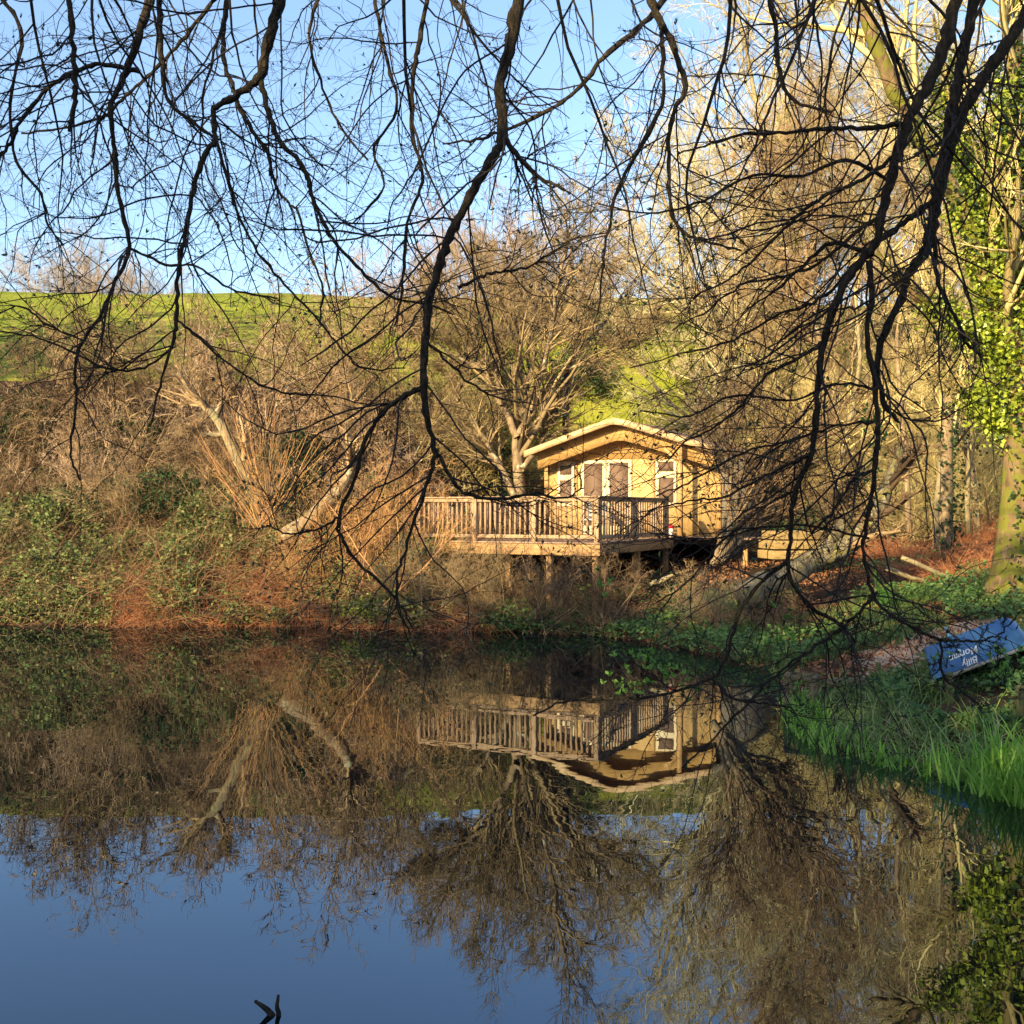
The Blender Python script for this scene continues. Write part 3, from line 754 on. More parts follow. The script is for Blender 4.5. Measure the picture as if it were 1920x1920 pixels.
# ------------------------------------------------------------------ bare trees and shrubs
def bare_tree_geo(seed, H, r0, spread=0.5, lean=(0, 0, 0), nl=18, density=1.0, t_first=0.13, up=0.05, twig=0.006, fork=1.0):
    rng = np.random.default_rng(seed)
    P0, R0 = grow(rng, np.zeros((1, 3)) - [[0, 0, 0.3]], np.array([[lean[0], lean[1], 1.0]]), np.array([H * 0.8]), np.array([r0]), 14, 0.07, (0, 0, 0.04), 0.75)
    P1, R1 = spawn(rng, P0, R0, nl, t_first, 0.98, 0.35, 0.35 + spread, 0.55, 0.6, 10, 0.10, (0, 0, up), 0.02, 0.3)
    P2, R2 = spawn(rng, P1, R1, int(11 * density), 0.12, 1.0, 0.3, 1.1, 0.5, 0.5, 8, 0.13, (0, 0, up * 0.6), 0.009, 0.4)
    P3, R3 = spawn(rng, P2, R2, int(10 * density), 0.1, 1.0, 0.3, 1.1, 0.5, 0.6, 6, 0.15, (0, 0, up * 0.3), twig * 1.2, 0.5, 0.3)
    P4, R4 = spawn(rng, P3, R3, int(8 * density), 0.05, 1.0, 0.3, 1.0, 0.55, 0.7, 4, 0.14, (0, 0, 0.02), twig, 0.5, 0.2)
    tr = Geo().tubes(P0, R0, 10, True).tubes(P1, R1, 6)
    cr = Geo().tubes(P2, R2, 4).tubes(P3, R3, 3).tubes(P4, R4, 3)
    return tr, cr

def proto_tree(name, geos, mt, mc):
    return geos[0].mesh('trunk', mt, True), geos[1].mesh('crown', mc)

def place_tree(name, proto, x, y, rz, sc, label, cat, group, z=None, names=('trunk', 'crown'), mats=None):
    z = gz(x, y) if z is None else z
    t = thing(name, (x, y, z), label, cat, group)
    t.rotation_euler = (0, 0, rz); t.scale = (sc, sc, sc)
    for nm, me in zip(names, proto):
        o = bpy.data.objects.new(nm, me); link(o, t)
        if mats and mats.get(nm):
            o.material_slots[0].link = 'OBJECT'; o.material_slots[0].material = mats[nm]
    return t

def dome_geo(seed, H, ns=16, spread=0.85, twig=0.0065):
    rng = np.random.default_rng(seed)
    p = rng.normal(size=(ns, 3)) * [0.25, 0.25, 0]; p[:, 2] = -0.2
    d = rng.normal(size=(ns, 3)) * [spread, spread, 0] + [0, 0, 1]
    P1, R1 = grow(rng, p, d, H * rng.uniform(0.65, 1.0, ns), rng.uniform(0.04, 0.08, ns), 12, 0.07, (0, 0, 0.035), 0.75)
    P2, R2 = spawn(rng, P1, R1, 14, 0.12, 1.0, 0.3, 1.0, 0.42, 0.5, 8, 0.10, (0, 0, 0.04), 0.010, 0.4)
    P3, R3 = spawn(rng, P2, R2, 11, 0.1, 1.0, 0.3, 0.9, 0.5, 0.6, 6, 0.11, (0, 0, 0.06), twig * 1.2, 0.5, 0.3)
    P4, R4 = spawn(rng, P3, R3, 8, 0.05, 1.0, 0.2, 0.7, 0.6, 0.7, 4, 0.09, (0, 0, 0.05), twig, 0.5, 0.25)
    return Geo().tubes(P1, R1, 7), Geo().tubes(P2, R2, 4).tubes(P3, R3, 3).tubes(P4, R4, 3)
TA = proto_tree('a', bare_tree_geo(11, 13, 0.15, 0.7), M['bark_pale'], M['twig_pale'])
TB = proto_tree('b', bare_tree_geo(12, 12, 0.13, 0.8, (0.15, 0, 0)), M['bark_tan'], M['twig_tan'])
TC = proto_tree('c', dome_geo(13, 9), M['bark_tan'], M['twig_pink'])

GT = 'bare trees in the wood right of the cabin'
for (x, y, rz, s, pr, mats, lab) in [
    (7.2, 35.0, 0.3, 1.20, TA, None, 'tall pale bare tree rising behind the right end of the cabin roof'),
    (10.3, 31.0, 2.1, 1.15, TB, None, 'tan leaning bare tree between the cabin and the ivy covered trunk'),
    (12.6, 34.0, 4.0, 1.30, TA, None, 'tallest yellowish bare tree filling the sky left of the ivy'),
    (14.8, 31.0, 1.2, 1.10, TB, None, 'bare tan tree directly behind the ivy covered tree'),
    (9.2, 42.0, 5.0, 1.15, TC, {'crown': M['twig_yellow']}, 'broad bare yellow tree far back at the foot of the field'),
    (16.0, 40.0, 0.8, 1.30, TA, None, 'bare pale tree standing furthest right behind the ivy'),
    (12.0, 27.0, 3.3, 0.75, TB, {'crown': M['twig_yellow']}, 'low bare tree with yellow twigs above the timber step'),
    (8.9, 29.5, 1.9, 0.55, TC, {'crown': M['twig_yellow']}, 'small bushy yellow tree right beside the cabin wall'),
    (11.4, 41.0, 1.0, 1.35, TA, None, 'very tall yellowish bare tree in the back row left of the ivy'),
    (14.0, 44.0, 5.4, 1.1, TB, {'crown': M['twig_pale']}, 'bare yellowish tree in the back row behind the ivy'),
    (13.6, 29.5, 0.2, 0.55, TC, {'crown': M['twig_yellow']}, 'low bushy yellow tree between the thin trunks'),
    (10.6, 35.0, 4.4, 0.8, TC, {'crown': M['twig_yellow']}, 'round bushy yellow tree in the middle of the wood'),
    (8.2, 33.0, 5.1, 0.62, TC, {'crown': M['twig_yellow']}, 'golden bushy tree at the back corner of the cabin')]:
    place_tree('bare_tree', pr, x, y, rz, s, lab, 'tree', GT, mats=mats)
for (x, y, rz, s, lab) in [(-0.7, 41.0, 0.6, 0.66, 'round pinkish bare tree behind the deck reaching above the hill'),
                           (2.4, 42.5, 2.9, 0.68, 'pinkish bare tree right of centre with its crown against the sky'),
                           (-4.0, 42.0, 4.4, 0.46, 'smaller pinkish bare tree at the left of the round crown')]:
    place_tree('bare_tree', TC, x, y, rz, s, lab, 'tree', 'pinkish bare trees on the slope behind the deck')
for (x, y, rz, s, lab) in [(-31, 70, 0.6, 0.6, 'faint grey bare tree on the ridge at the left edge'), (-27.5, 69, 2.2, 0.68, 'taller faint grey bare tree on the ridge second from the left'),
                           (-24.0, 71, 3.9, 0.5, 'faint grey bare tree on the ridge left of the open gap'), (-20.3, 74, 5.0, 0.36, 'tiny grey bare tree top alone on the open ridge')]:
    place_tree('bare_tree', TC, x, y, rz, s, lab, 'tree', 'distant bare trees on the ridge', mats={'crown': M['twig_haze'], 'trunk': M['twig_haze']})

def shrub_geo(seed, H, ns=16, spread=0.7, density=1.0, up=0.03, droop=0.0, twig=0.0062):
    rng = np.random.default_rng(seed)
    p = rng.normal(size=(ns, 3)) * [0.35, 0.35, 0]; p[:, 2] = -0.15
    d = rng.normal(size=(ns, 3)) * [spread, spread, 0] + [0, 0, 1]
    P1, R1 = grow(rng, p, d, H * rng.uniform(0.6, 1.1, ns), rng.uniform(0.012, 0.03, ns), 9, 0.10, (0, 0, up - droop), 0.75)
    P2, R2 = spawn(rng, P1, R1, int(10 * density), 0.12, 1.0, 0.3, 1.1, 0.45, 0.55, 7, 0.15, (0, 0, up - droop), twig * 1.4, 0.5)
    P3, R3 = spawn(rng, P2, R2, int(9 * density), 0.05, 1.0, 0.3, 1.1, 0.5, 0.65, 5, 0.16, (0, 0, -droop * 0.5), twig, 0.5, 0.18)
    P4, R4 = spawn(rng, P3, R3, int(3 * density), 0.1, 1.0, 0.3, 1.0, 0.55, 0.8, 4, 0.16, (0, 0, 0), twig * 0.8, 0.5, 0.12)
    return Geo().tubes(P1, R1, 5), Geo().tubes(P2, R2, 3).tubes(P3, R3, 3).tubes(P4, R4, 3)

def proto_shrub(gs, m1, m2): return gs[0].mesh('stems', m1, True), gs[1].mesh('crown', m2)
SA = proto_shrub(shrub_geo(21, 3.0, 18, 0.8), M['bark_tan'], M['twig_brown'])
SB = proto_shrub(shrub_geo(22, 3.2, 16, 0.6, droop=0.06), M['bark_tan'], M['twig_tan'])
SC = proto_shrub(shrub_geo(23, 2.4, 26, 0.45, 0.7, 0.05), M['whip'], M['whip'])
shrubs = [
    (-13.6, 27.5, 1.0, SB, 'twig_brown', 'brown bare shrub on the far left slope below the shaded field'),
    (-11.6, 28.8, 1.05, SA, None, 'brown tangled shrub third from the left along the hedge bank'),
    (-9.8, 27.2, 1.0, SB, 'twig_tan', 'tan drooping shrub at the left above the ivy patch'),
    (-8.2, 29.4, 1.10, SA, None, 'high brown shrub just under the lit field left of centre'),
    (-6.6, 28.2, 1.05, SB, 'twig_pink', 'rounded pinkish shrub above the leaning pale trunk'),
    (-5.0, 29.6, 1.05, SA, 'twig_tan', 'tan tangled shrub behind the fan of golden whips'),
    (-3.4, 28.2, 1.1, SB, 'twig_tan', 'drooping tan shrub behind the second leaning trunk'),
    (-1.7, 29.6, 1.05, SA, 'twig_yellow', 'yellowish shrub left of the central tree trunk'),
    (-0.3, 31.5, 1.1, SB, 'twig_yellow', 'yellow drooping shrub behind the central tree'),
    (-4.6, 23.6, 0.62, SB, 'twig_tan', 'tan shrub growing through the second leaning trunk'),
    (-3.6, 24.6, 0.8, SB, 'twig_pink', 'pinkish shrub above the second leaning trunk'),
    (-6.6, 24.6, 0.7, SB, 'twig_tan', 'tan shrub growing in front of the pale leaning trunk'),
    (-9.0, 24.6, 0.62, SA, 'twig_tan', 'bare tan shrub poking out of the ivy on the left bank'),
    (-11.6, 23.4, 0.5, SB, 'twig_tan', 'small tan shrub on the ivy bank near the left edge'),
    (-10.6, 25.8, 0.95, SA, 'twig_pink', 'pinkish bare shrub behind the top of the ivy bank'),
    (-12.6, 25.4, 0.8, SA, None, 'low dark brown shrub over the ivy at the left edge'),
    (-7.4, 26.0, 0.75, SA, None, 'low brown shrub beside the dark hollow in the bank'),
    (-10.8, 31.2, 0.9, SB, 'twig_tan', 'upper tan shrub on the boundary of the shaded grass'),
    (3.2, 35.6, 0.8, SA, 'twig_tan', 'tan shrub above the cabin roof left of its apex'),
    (5.8, 35.8, 0.85, SB, 'twig_yellow', 'yellow shrub on the slope above the cabin roof'),
    (8.4, 37.8, 1.2, SA, 'twig_yellow', 'yellow tangled shrub on the slope right of the cabin roof'),
    (11.2, 37.0, 1.25, SB, 'twig_yellow', 'large yellow shrub in the wood behind the timber step'),
    (14.2, 36.0, 1.2, SA, 'twig_yellow', 'yellow shrub behind the thin ivy clad trunk'),
    (10.2, 26.5, 0.9, SA, 'twig_yellow', 'yellowish shrub in the shade behind the mossy leaning trunks'),
    (12.8, 24.5, 0.75, SA, 'twig_tan', 'tan shrub left of the big ivy tree at ground level'),
    (7.8, 25.6, 0.7, SA, None, 'dark brown shrub against the shaded cabin side'),
    (1.2, 35.5, 0.8, SB, 'twig_tan', 'tan shrub behind the black flue pipe'),
]
shrubs = [(x, y, s * (1.28 if (x < 0 and y > 27) else 1.0), pr, mt, lab) for (x, y, s, pr, mt, lab) in shrubs]
for k, (x, y, s, pr, mt, lab) in enumerate(shrubs):
    place_tree('shrub', pr, x, y, k * 1.7, s, lab, 'shrub', 'bare shrubs on the bank', names=('stems', 'crown'), mats={'crown': M[mt]} if mt else None)
for (x, y, rz, s, lab) in [(-2.3, 21.9, 0.2, 0.95, 'thicket of orange upright whips touching the left end of the deck'), (-3.3, 22.3, 2.0, 0.85, 'thicket of orange whips between the second leaning trunk and the deck'),
                           (-2.7, 23.4, 4.1, 1.0, 'taller orange whip thicket standing behind the other two'), (-4.2, 22.0, 3.1, 0.6, 'short orange whip clump at the foot of the second leaning trunk')]:
    place_tree('shrub', SC, x, y, rz, s, lab, 'shrub', 'whip thickets left of the deck', names=('stems', 'crown'))

for (x, y, rz, s, mt, lab) in [(-1.5, 20.9, 0.2, 0.58, 'twig_tan', 'low tan twiggy shrub in front of the left deck posts'), (-0.4, 20.35, 1.3, 0.56, 'twig_olive', 'low twiggy shrub at the water below the deck, left of the front posts'),
                           (0.6, 20.0, 2.6, 0.60, 'twig_brown', 'low twiggy shrub at the water below the middle of the deck'), (1.7, 19.6, 4.0, 0.52, 'twig_brown', 'small dark brown twiggy shrub below the front corner of the deck'),
                           (3.4, 18.3, 5.0, 0.45, 'twig_tan', 'small tan twiggy shrub on the bank right of the deck corner'), (4.6, 17.4, 0.9, 0.30, 'twig_brown', 'small brown twiggy shrub in the green herbs below the mossy trunk')]:
    place_tree('shrub', SA, x, y, rz, s, lab, 'shrub', 'low twiggy shrubs at the water below the deck', names=('stems', 'crown'), mats={'crown': M[mt]})
# central tree, limbs traced
rng = np.random.default_rng(5)
def limb_set(limbs, Y, K=12, rough=0.02, depth=0.0, seed=1):
    Ps, Rs = [], []
    r = np.random.default_rng(seed)
    for i, q in enumerate(limbs):
        p, rr = traced(q, Y, K, rough, seed + i)
        if depth:
            a = r.uniform(-depth, depth); p = p + np.array([0, 1, 0])[None] * (np.linspace(0, 1, K) ** 1.2 * a)[:, None]
        Ps.append(p); Rs.append(rr)
    return np.array(Ps), np.array(Rs)
def twigs_on(rng, P, R, n, density=1.0, up=0.06, twig=0.006, lf=0.5, levels=3, t0=0.25):
    g = Geo()
    P2, R2 = spawn(rng, P, R, n, t0, 1.0, 0.3, 1.0, lf, 0.6, 8, 0.12, (0, 0, up), 0.012, 0.4)
    P3, R3 = spawn(rng, P2, R2, int(8 * density), 0.15, 1.0, 0.3, 1.0, 0.5, 0.6, 6, 0.14, (0, 0, up * 0.7), twig * 1.3, 0.5, 0.25)
    g.tubes(P2, R2, 4).tubes(P3, R3, 3)
    if levels > 2:
        P4, R4 = spawn(rng, P3, R3, int(7 * density), 0.1, 1.0, 0.3, 0.9, 0.55, 0.7, 4, 0.13, (0, 0, 0.03), twig, 0.5, 0.18)
        g.tubes(P4, R4, 3)
    return g
ct = thing('bare_tree', (0.17, 27.5, gz(0.17, 27.5)), 'sunlit bare tree with many spreading limbs beside the left edge of the cabin', 'tree')
limbs = [
    [(975, 1075, 30), (974, 930, 26), (972, 860, 25), (970, 815, 24), (985, 740, 15), (976, 680, 12), (966, 610, 9), (955, 530, 6)],
    [(970, 820, 18), (950, 775, 15), (915, 710, 13), (885, 655, 11), (850, 590, 8), (815, 520, 5)],
    [(972, 815, 17), (1000, 770, 15), (1040, 715, 13), (1085, 655, 11), (1130, 600, 8), (1180, 530, 5)],
    [(1000, 770, 12), (1015, 700, 11), (1035, 620, 9), (1042, 550, 7), (1060, 470, 4)],
    [(940, 760, 11), (930, 700, 10), (928, 630, 8), (900, 550, 6), (890, 480, 4)],
    [(985, 740, 10), (1000, 670, 8), (1000, 600, 7), (1010, 520, 5), (1000, 440, 3)],
    [(900, 690, 9), (860, 670, 7), (810, 640, 6), (760, 610, 4)],
    [(1060, 690, 9), (1110, 680, 7), (1170, 650, 5), (1220, 610, 4)],
    [(965, 930, 18), (940, 880, 14), (905, 820, 11), (870, 760, 8), (840, 700, 5)],
    [(978, 880, 14), (1010, 840, 12), (1030, 790, 9), (1060, 740, 6)]]
P_, R_ = limb_set(limbs, 27.5, 14, 0.02, 2.0, 40)
R_ = R_ * 0.85; Geo().tubes(P_, R_, 8).build('trunk', M['bark_tan'], ct, True)
twigs_on(rng, P_, R_, 24, 1.3, 0.04, 0.0062, 0.50).build('crown', M['twig_olive'], ct)

def leaf_cloud(rng, P, n, rad, size, geo=None, t0=0.0, t1=1.0, flat=0.6):
    """leaves scattered round polylines"""
    g = geo or Geo()
    N, K, _ = P.shape
    i = rng.integers(0, N, n); t = rng.uniform(t0, t1, n) * (K - 1); k = np.minimum(t.astype(int), K - 2); f = (t - k)[:, None]
    c = P[i, k] * (1 - f) + P[i, k + 1] * f
    # clumped offsets
    nc = max(8, n // 110); cc = rng.normal(size=(nc, 3)) * rad; q = rng.integers(0, nc, n)
    c = c + cc[q] * rng.uniform(0.4, 1, (n, 1)) + rng.normal(size=(n, 3)) * rad * 0.3
    d = rng.normal(size=(n, 3)); d[:, 2] -= 0.5
    nn = rng.normal(size=(n, 3)) + np.array([-0.4, -0.6, 0.6])
    L = size * rng.uniform(0.6, 1.3, n)
    return g.leaves(c, d, nn, L, L * 0.75)

# big ivy clad tree at the right edge
bx, by = 8.25, 17.5
it = thing('ivy_tree', (bx, by, gz(bx, by)), 'big sunlit tree at the right edge with bright green ivy climbing its trunk', 'tree')
limbs = [
    [(1888, 1165, 118), (1897, 1085, 80), (1902, 980, 64), (1904, 860, 55), (1902, 720, 50), (1897, 600, 44), (1885, 480, 38), (1878, 340, 30), (1882, 180, 24), (1890, 20, 18), (1895, -150, 12)],
    [(1892, 690, 34), (1850, 560, 30), (1800, 430, 28), (1755, 345, 28), (1690, 250, 27), (1640, 175, 26), (1600, 95, 24), (1560, 0, 22), (1520, -100, 16)],
    [(1885, 670, 26), (1830, 640, 24), (1770, 610, 22), (1700, 575, 19), (1640, 530, 15), (1580, 480, 10)],
    [(1895, 560, 24), (1930, 480, 20), (1960, 380, 16), (1990, 250, 10)],
    [(1885, 480, 20), (1850, 380, 16), (1820, 260, 12), (1800, 120, 8), (1790, -20, 5)],
    [(1890, 800, 20), (1850, 760, 14), (1810, 730, 10), (1760, 690, 6)]]
P_, R_ = limb_set(limbs, 17.5, 18, 0.012, 1.2, 60)
Geo().tubes(P_, R_, 12).build('trunk', M['bark_gold'], it, True)
twigs_on(rng, P_, R_, 13, 1.0, 0.03, 0.005, 0.32, t0=0.35).build('crown', M['twig_yellow'], it)
g = Geo(); leaf_cloud(rng, P_[:1], 9000, 0.34, 0.09, g, 0.34, 0.80); leaf_cloud(rng, P_[[3, 4]], 8000, 0.24, 0.085, g, 0.0, 0.8); leaf_cloud(rng, P_[[1]], 3600, 0.17, 0.085, g, 0.0, 0.30); leaf_cloud(rng, P_[[2, 5]], 4200, 0.17, 0.08, g, 0, 0.55)
g.build('ivy', M['ivy'], it)
g = Geo(); leaf_cloud(rng, P_[:1], 1500, 0.24, 0.08, g, 0.03, 0.3); leaf_cloud(rng, P_[:1], 6000, 0.20, 0.09, g, 0.32, 0.85); leaf_cloud(rng, P_[[1, 3, 4]], 3000, 0.14, 0.085, g, 0.0, 0.5); g.build('ivy', M['ivy_dark'], it)

# thin trunks of the wood
def stem_tree(name, pix, Y, mat, label, ivy=0, crown=8, cmat='twig_yellow', group=None, depth=0.5, cat='tree', ivymat='ivy_dark', lf=0.4, rough=0.012):
    base = unproj(pix[0][0][0], pix[0][0][1], Y)
    t = thing(name, base, label, cat, group)
    P, R = limb_set(pix, Y, 14, rough, depth, int(pix[0][0][0]))
    Geo().tubes(P, R, 9, True).build('trunk', M[mat], t, True)
    if crown:
        twigs_on(rng, P, R, crown, 0.9, 0.04, 0.0055, lf, 3, 0.3).build('crown', M[cmat], t)
    if ivy:
        g = Geo(); leaf_cloud(rng, P[:1], ivy, 0.12, 0.085, g, 0.05, 0.8); g.build('ivy', M[ivymat], t)
    return t
G2 = 'thin trunks in the wood at the right'
stem_tree('bare_tree', [[(1775, 1055, 26), (1772, 940, 24), (1776, 820, 22), (1782, 700, 18), (1770, 560, 13), (1760, 400, 8)]], 22, 'bark_tan', 'thin straight trunk wrapped in dark green ivy left of the big ivy tree', 1500, 8, group=G2)
stem_tree('bare_tree', [[(1758, 1040, 13), (1756, 940, 12), (1762, 800, 10), (1750, 640, 7), (1740, 480, 4)]], 23, 'bark_pale', 'very thin pale trunk just left of the dark ivy wrapped one', 0, 8, group=G2)
stem_tree('bare_tree', [[(1705, 1000, 12), (1700, 900, 11), (1690, 780, 9), (1680, 640, 7), (1700, 500, 4)], [(1690, 780, 7), (1720, 700, 5), (1740, 620, 4)]], 25, 'bark_tan', 'slim forked tan trunk above the orange bracken in the wood', 0, 9, group=G2)
stem_tree('bare_tree', [[(1815, 1000, 10), (1812, 880, 9), (1820, 740, 7), (1815, 600, 5)]], 24, 'bark_pale', 'slim pale stem between the ivy wrapped trunk and big ivy tree', 300, 7, group=G2)
stem_tree('bare_tree', [[(1560, 990, 13), (1572, 900, 12), (1590, 800, 10), (1610, 680, 8), (1600, 540, 5)]], 26, 'bark_pale', 'slim pale curved trunk behind the mossy leaning trunks', 0, 9, group=G2)
stem_tree('leaning_tree', [[(1385, 1125, 58), (1425, 1100, 52), (1470, 1082, 46), (1530, 1050, 42), (1600, 1013, 38), (1642, 965, 33), (1665, 905, 24), (1690, 840, 14)],
                           [(1520, 1056, 26), (1560, 1012, 24), (1588, 965, 20), (1598, 915, 14), (1640, 850, 8)]], 19.2, 'bark_moss', 'thick mossy trunk with pale lichen leaning low to the right in front of the step', 0, 8, 'twig_brown', depth=0.2)
stem_tree('leaning_tree', [[(1335, 1060, 15), (1375, 1010, 14), (1420, 945, 12), (1465, 890, 11), (1500, 830, 8), (1560, 760, 5)], [(1345, 1050, 9), (1370, 985, 10), (1405, 915, 8), (1430, 850, 5)],
                           [(1350, 1055, 12), (1400, 1000, 11), (1455, 960, 9), (1490, 900, 6)], [(1340, 1055, 9), (1360, 960, 7), (1365, 860, 5), (1350, 760, 4)]], 18.4, 'bark_tan', 'cluster of golden lit leaning stems in front of the cabin side wall', 0, 22, 'twig_brown', depth=0.9, lf=0.62)
stem_tree('leaning_tree', [[(503, 1000, 32), (487, 940, 26), (456, 880, 25), (430, 820, 21), (405, 782, 16), (372, 748, 11), (335, 700, 7)], [(425, 815, 12), (385, 815, 9), (350, 802, 6)], [(405, 780, 13), (418, 745, 10), (420, 700, 6)]],
          24.0, 'bark_pale', 'pale lit trunk leaning left out of the left bank, broken at its top', 0, 12, 'twig_tan', depth=0.4)
stem_tree('leaning_tree', [[(530, 1008, 34), (590, 968, 31), (640, 912, 24), (662, 868, 15), (680, 830, 7), (700, 790, 4)], [(662, 868, 8), (655, 800, 8), (665, 740, 5)]],
          22.8, 'bark_tan', 'orange lit trunk leaning right beside the whip thicket', 0, 14, 'twig_tan', depth=0.5)
# fan of golden whips
t = thing('shrub', unproj(500, 990, 23.5), 'open fan of long golden whips at the foot of the pale leaning trunk', 'shrub')
N = 60; p0 = unproj(500, 985, 23.4); pp = np.repeat(p0[None], N, 0) + rng.normal(size=(N, 3)) * [0.2, 0.2, 0.05]
dd = np.stack([rng.normal(-0.15, 0.35, N), rng.normal(0, 0.25, N), np.ones(N)], -1)
P1, R1 = grow(rng, pp, dd, rng.uniform(1.6, 3.4, N), rng.uniform(0.007, 0.014, N), 9, 0.035, (0, 0, 0.0), 0.7)
P2, R2 = spawn(rng, P1, R1, 5, 0.3, 1, 0.2, 0.5, 0.3, 0.6, 5, 0.06, (0, 0, 0.02), 0.004)
Geo().tubes(P1, R1, 4).build('stems', M['whip'], t); Geo().tubes(P2, R2, 3).build('crown', M['whip'], t)

# ------------------------------------------------------------------ ground cover
def fbm(x, y, seed=0):
    return 0.5 * vnoise(x, y, seed) + 0.28 * vnoise(x * 2.1 + 5, y * 2.1, seed + 1) + 0.22 * vnoise(x * 4.3 + 1, y * 4.3 + 9, seed + 2)
def scatter(rng, n, x0, x1, y0, y1, keep):
    x = rng.uniform(x0, x1, n); y = rng.uniform(y0, y1, n); d = pond_dist(x, y)
    k = keep(x, y, d); x, y = x[k], y[k]
    return x, y, height(x, y), d[k]
def leaf_field(rng, x, y, z, hmax, size, mat, name, aspect=0.75, tilt=(-0.35, -0.5, 0.8)):
    n = len(x); c = np.stack([x, y, z + hmax * rng.uniform(0, 1, n) ** 0.8], -1)
    d = rng.normal(size=(n, 3)) * [1, 1, 0.5]; nn = rng.normal(size=(n, 3)) * 0.6 + np.array(tilt)
    L = size * rng.uniform(0.4, 1.5, n)
    return Geo().leaves(c, d, nn, L, L * aspect * rng.uniform(0.6, 1.1, n))
mound = lambda x, y: 0.06 + 2.4 * np.clip(fbm(x * 1.0, y * 1.0, 7) - 0.30, 0, 1) + 0.35 * vnoise(x * 3.3, y * 3.3, 8)
# ivy and bramble on the left bank
x, y, z, d = scatter(rng, 230000, -15, -1.0, 20.3, 28.0, lambda x, y, d: (d > -0.25) & (d < 5.5) & (rng.uniform(size=len(x)) < np.clip((fbm(x, y, 11) - 0.29 - 0.16 * smooth(-8.5, -2.5, x - 1.2 * d)) * 9, 0.05, 1) * np.clip((fbm(x * 1.9, y * 1.9, 61) - 0.34) * 9, 0.08, 1)))
g = leaf_field(rng, x, y, np.maximum(z, 0.05), mound(x, y) * (0.55 + 0.45 * smooth(0, 1, d)) * (1 - 0.6 * smooth(3, 5.5, d)) + 0.12, 0.075, None, '')
tag(g.build('bramble_leaves', M['bramble']), 'green bramble and ivy leaves covering the left bank above the water', 'ground cover', kind='stuff')
def arching(rng, x, y, z, L, r, K=7, lift=0.9, wig=0.12, sag=-0.16):
    n = len(x); p = np.stack([x, y, z], -1); dd = rng.normal(size=(n, 3)) * [1, 1, 0.2] + [0, -0.2, lift]
    return grow(rng, p, dd, L, r, K, wig, (0, 0, sag), 0.6)
x, y, z, d = scatter(rng, 15000, -15, -0.5, 20.0, 28.5, lambda x, y, d: (d > -0.1) & (d < 5.5))
P1, R1 = arching(rng, x, y, np.maximum(z, 0), rng.uniform(0.7, 2.2, len(x)), rng.uniform(0.003, 0.007, len(x)))
tag(Geo().tubes(P1, R1, 3).build('bramble_stems', M['bramble_stem']), 'arching tan bramble stems tangled over the left bank', 'ground cover', kind='stuff')
# red bracken along the water
x, y, z, d = scatter(rng, 42000, -9.2, -0.2, 20.0, 25.0, lambda x, y, d: (d > -0.15) & (d < 2.3) & (rng.uniform(size=len(x)) < np.clip((fbm(x * 1.4, y * 1.4, 15) - 0.40) * 6, 0, 1)) & (rng.uniform(size=len(x)) < smooth(-9.2, -7.2, x) * (0.35 + 0.65 * smooth(-1.5, -3.5, x))))
P1, R1 = arching(rng, x, y, np.maximum(z, 0), rng.uniform(0.35, 1.0, len(x)), rng.uniform(0.003, 0.006, len(x)), 6, 0.8, 0.2, -0.22)
tag(Geo().tubes(P1, R1, 3).build('bracken_stalks', M['bracken']), 'rusty red dead bracken along the water of the left bank', 'ground cover', kind='stuff')
x, y, z, d = scatter(rng, 26000, 8.0, 15, 18.5, 30, lambda x, y, d: (vnoise(x * 0.6, y * 0.6, 16) > 0.5))
P1, R1 = arching(rng, x, y, z, rng.uniform(0.3, 0.9, len(x)), rng.uniform(0.003, 0.006, len(x)), 6, 0.9, 0.18, -0.2)
tag(Geo().tubes(P1, R1, 3).build('bracken_stalks', M['bracken']), 'orange dead bracken on the floor of the wood at the right', 'ground cover', kind='stuff')
# dry scrub on the slope behind the cabin
x, y, z, d = scatter(rng, 34000, -2.5, 18, 30.5, 43, lambda x, y, d: (rng.uniform(size=len(x)) < np.clip((fbm(x, y, 41) - 0.36) * 5, 0, 1) * (1 - smooth(34.3, 37, y - 6 * smooth(7, 10, x)))))
P1, R1 = arching(rng, x, y, z, rng.uniform(0.5, 1.7, len(x)), rng.uniform(0.004, 0.008, len(x)), 6, 1.1, 0.16, -0.14)
tag(Geo().tubes(P1, R1, 3).build('dry_scrub', M['twig_yellow']), 'golden dry stems covering the slope behind the cabin', 'ground cover', kind='stuff')
# dead leaves on the right
x, y, z, d = scatter(rng, 60000, 0, 15, 12, 30, lambda x, y, d: (d > 0.0) & (vnoise(x * 0.8, y * 0.8, 21) > 0.35))
g = leaf_field(rng, x, y, z, 0.05, 0.07, None, '', 0.6)
tag(g.build('dead_leaves', M['deadleaf']), 'brown dead leaves lying on the woodland floor at the right', 'leaf litter', kind='stuff')
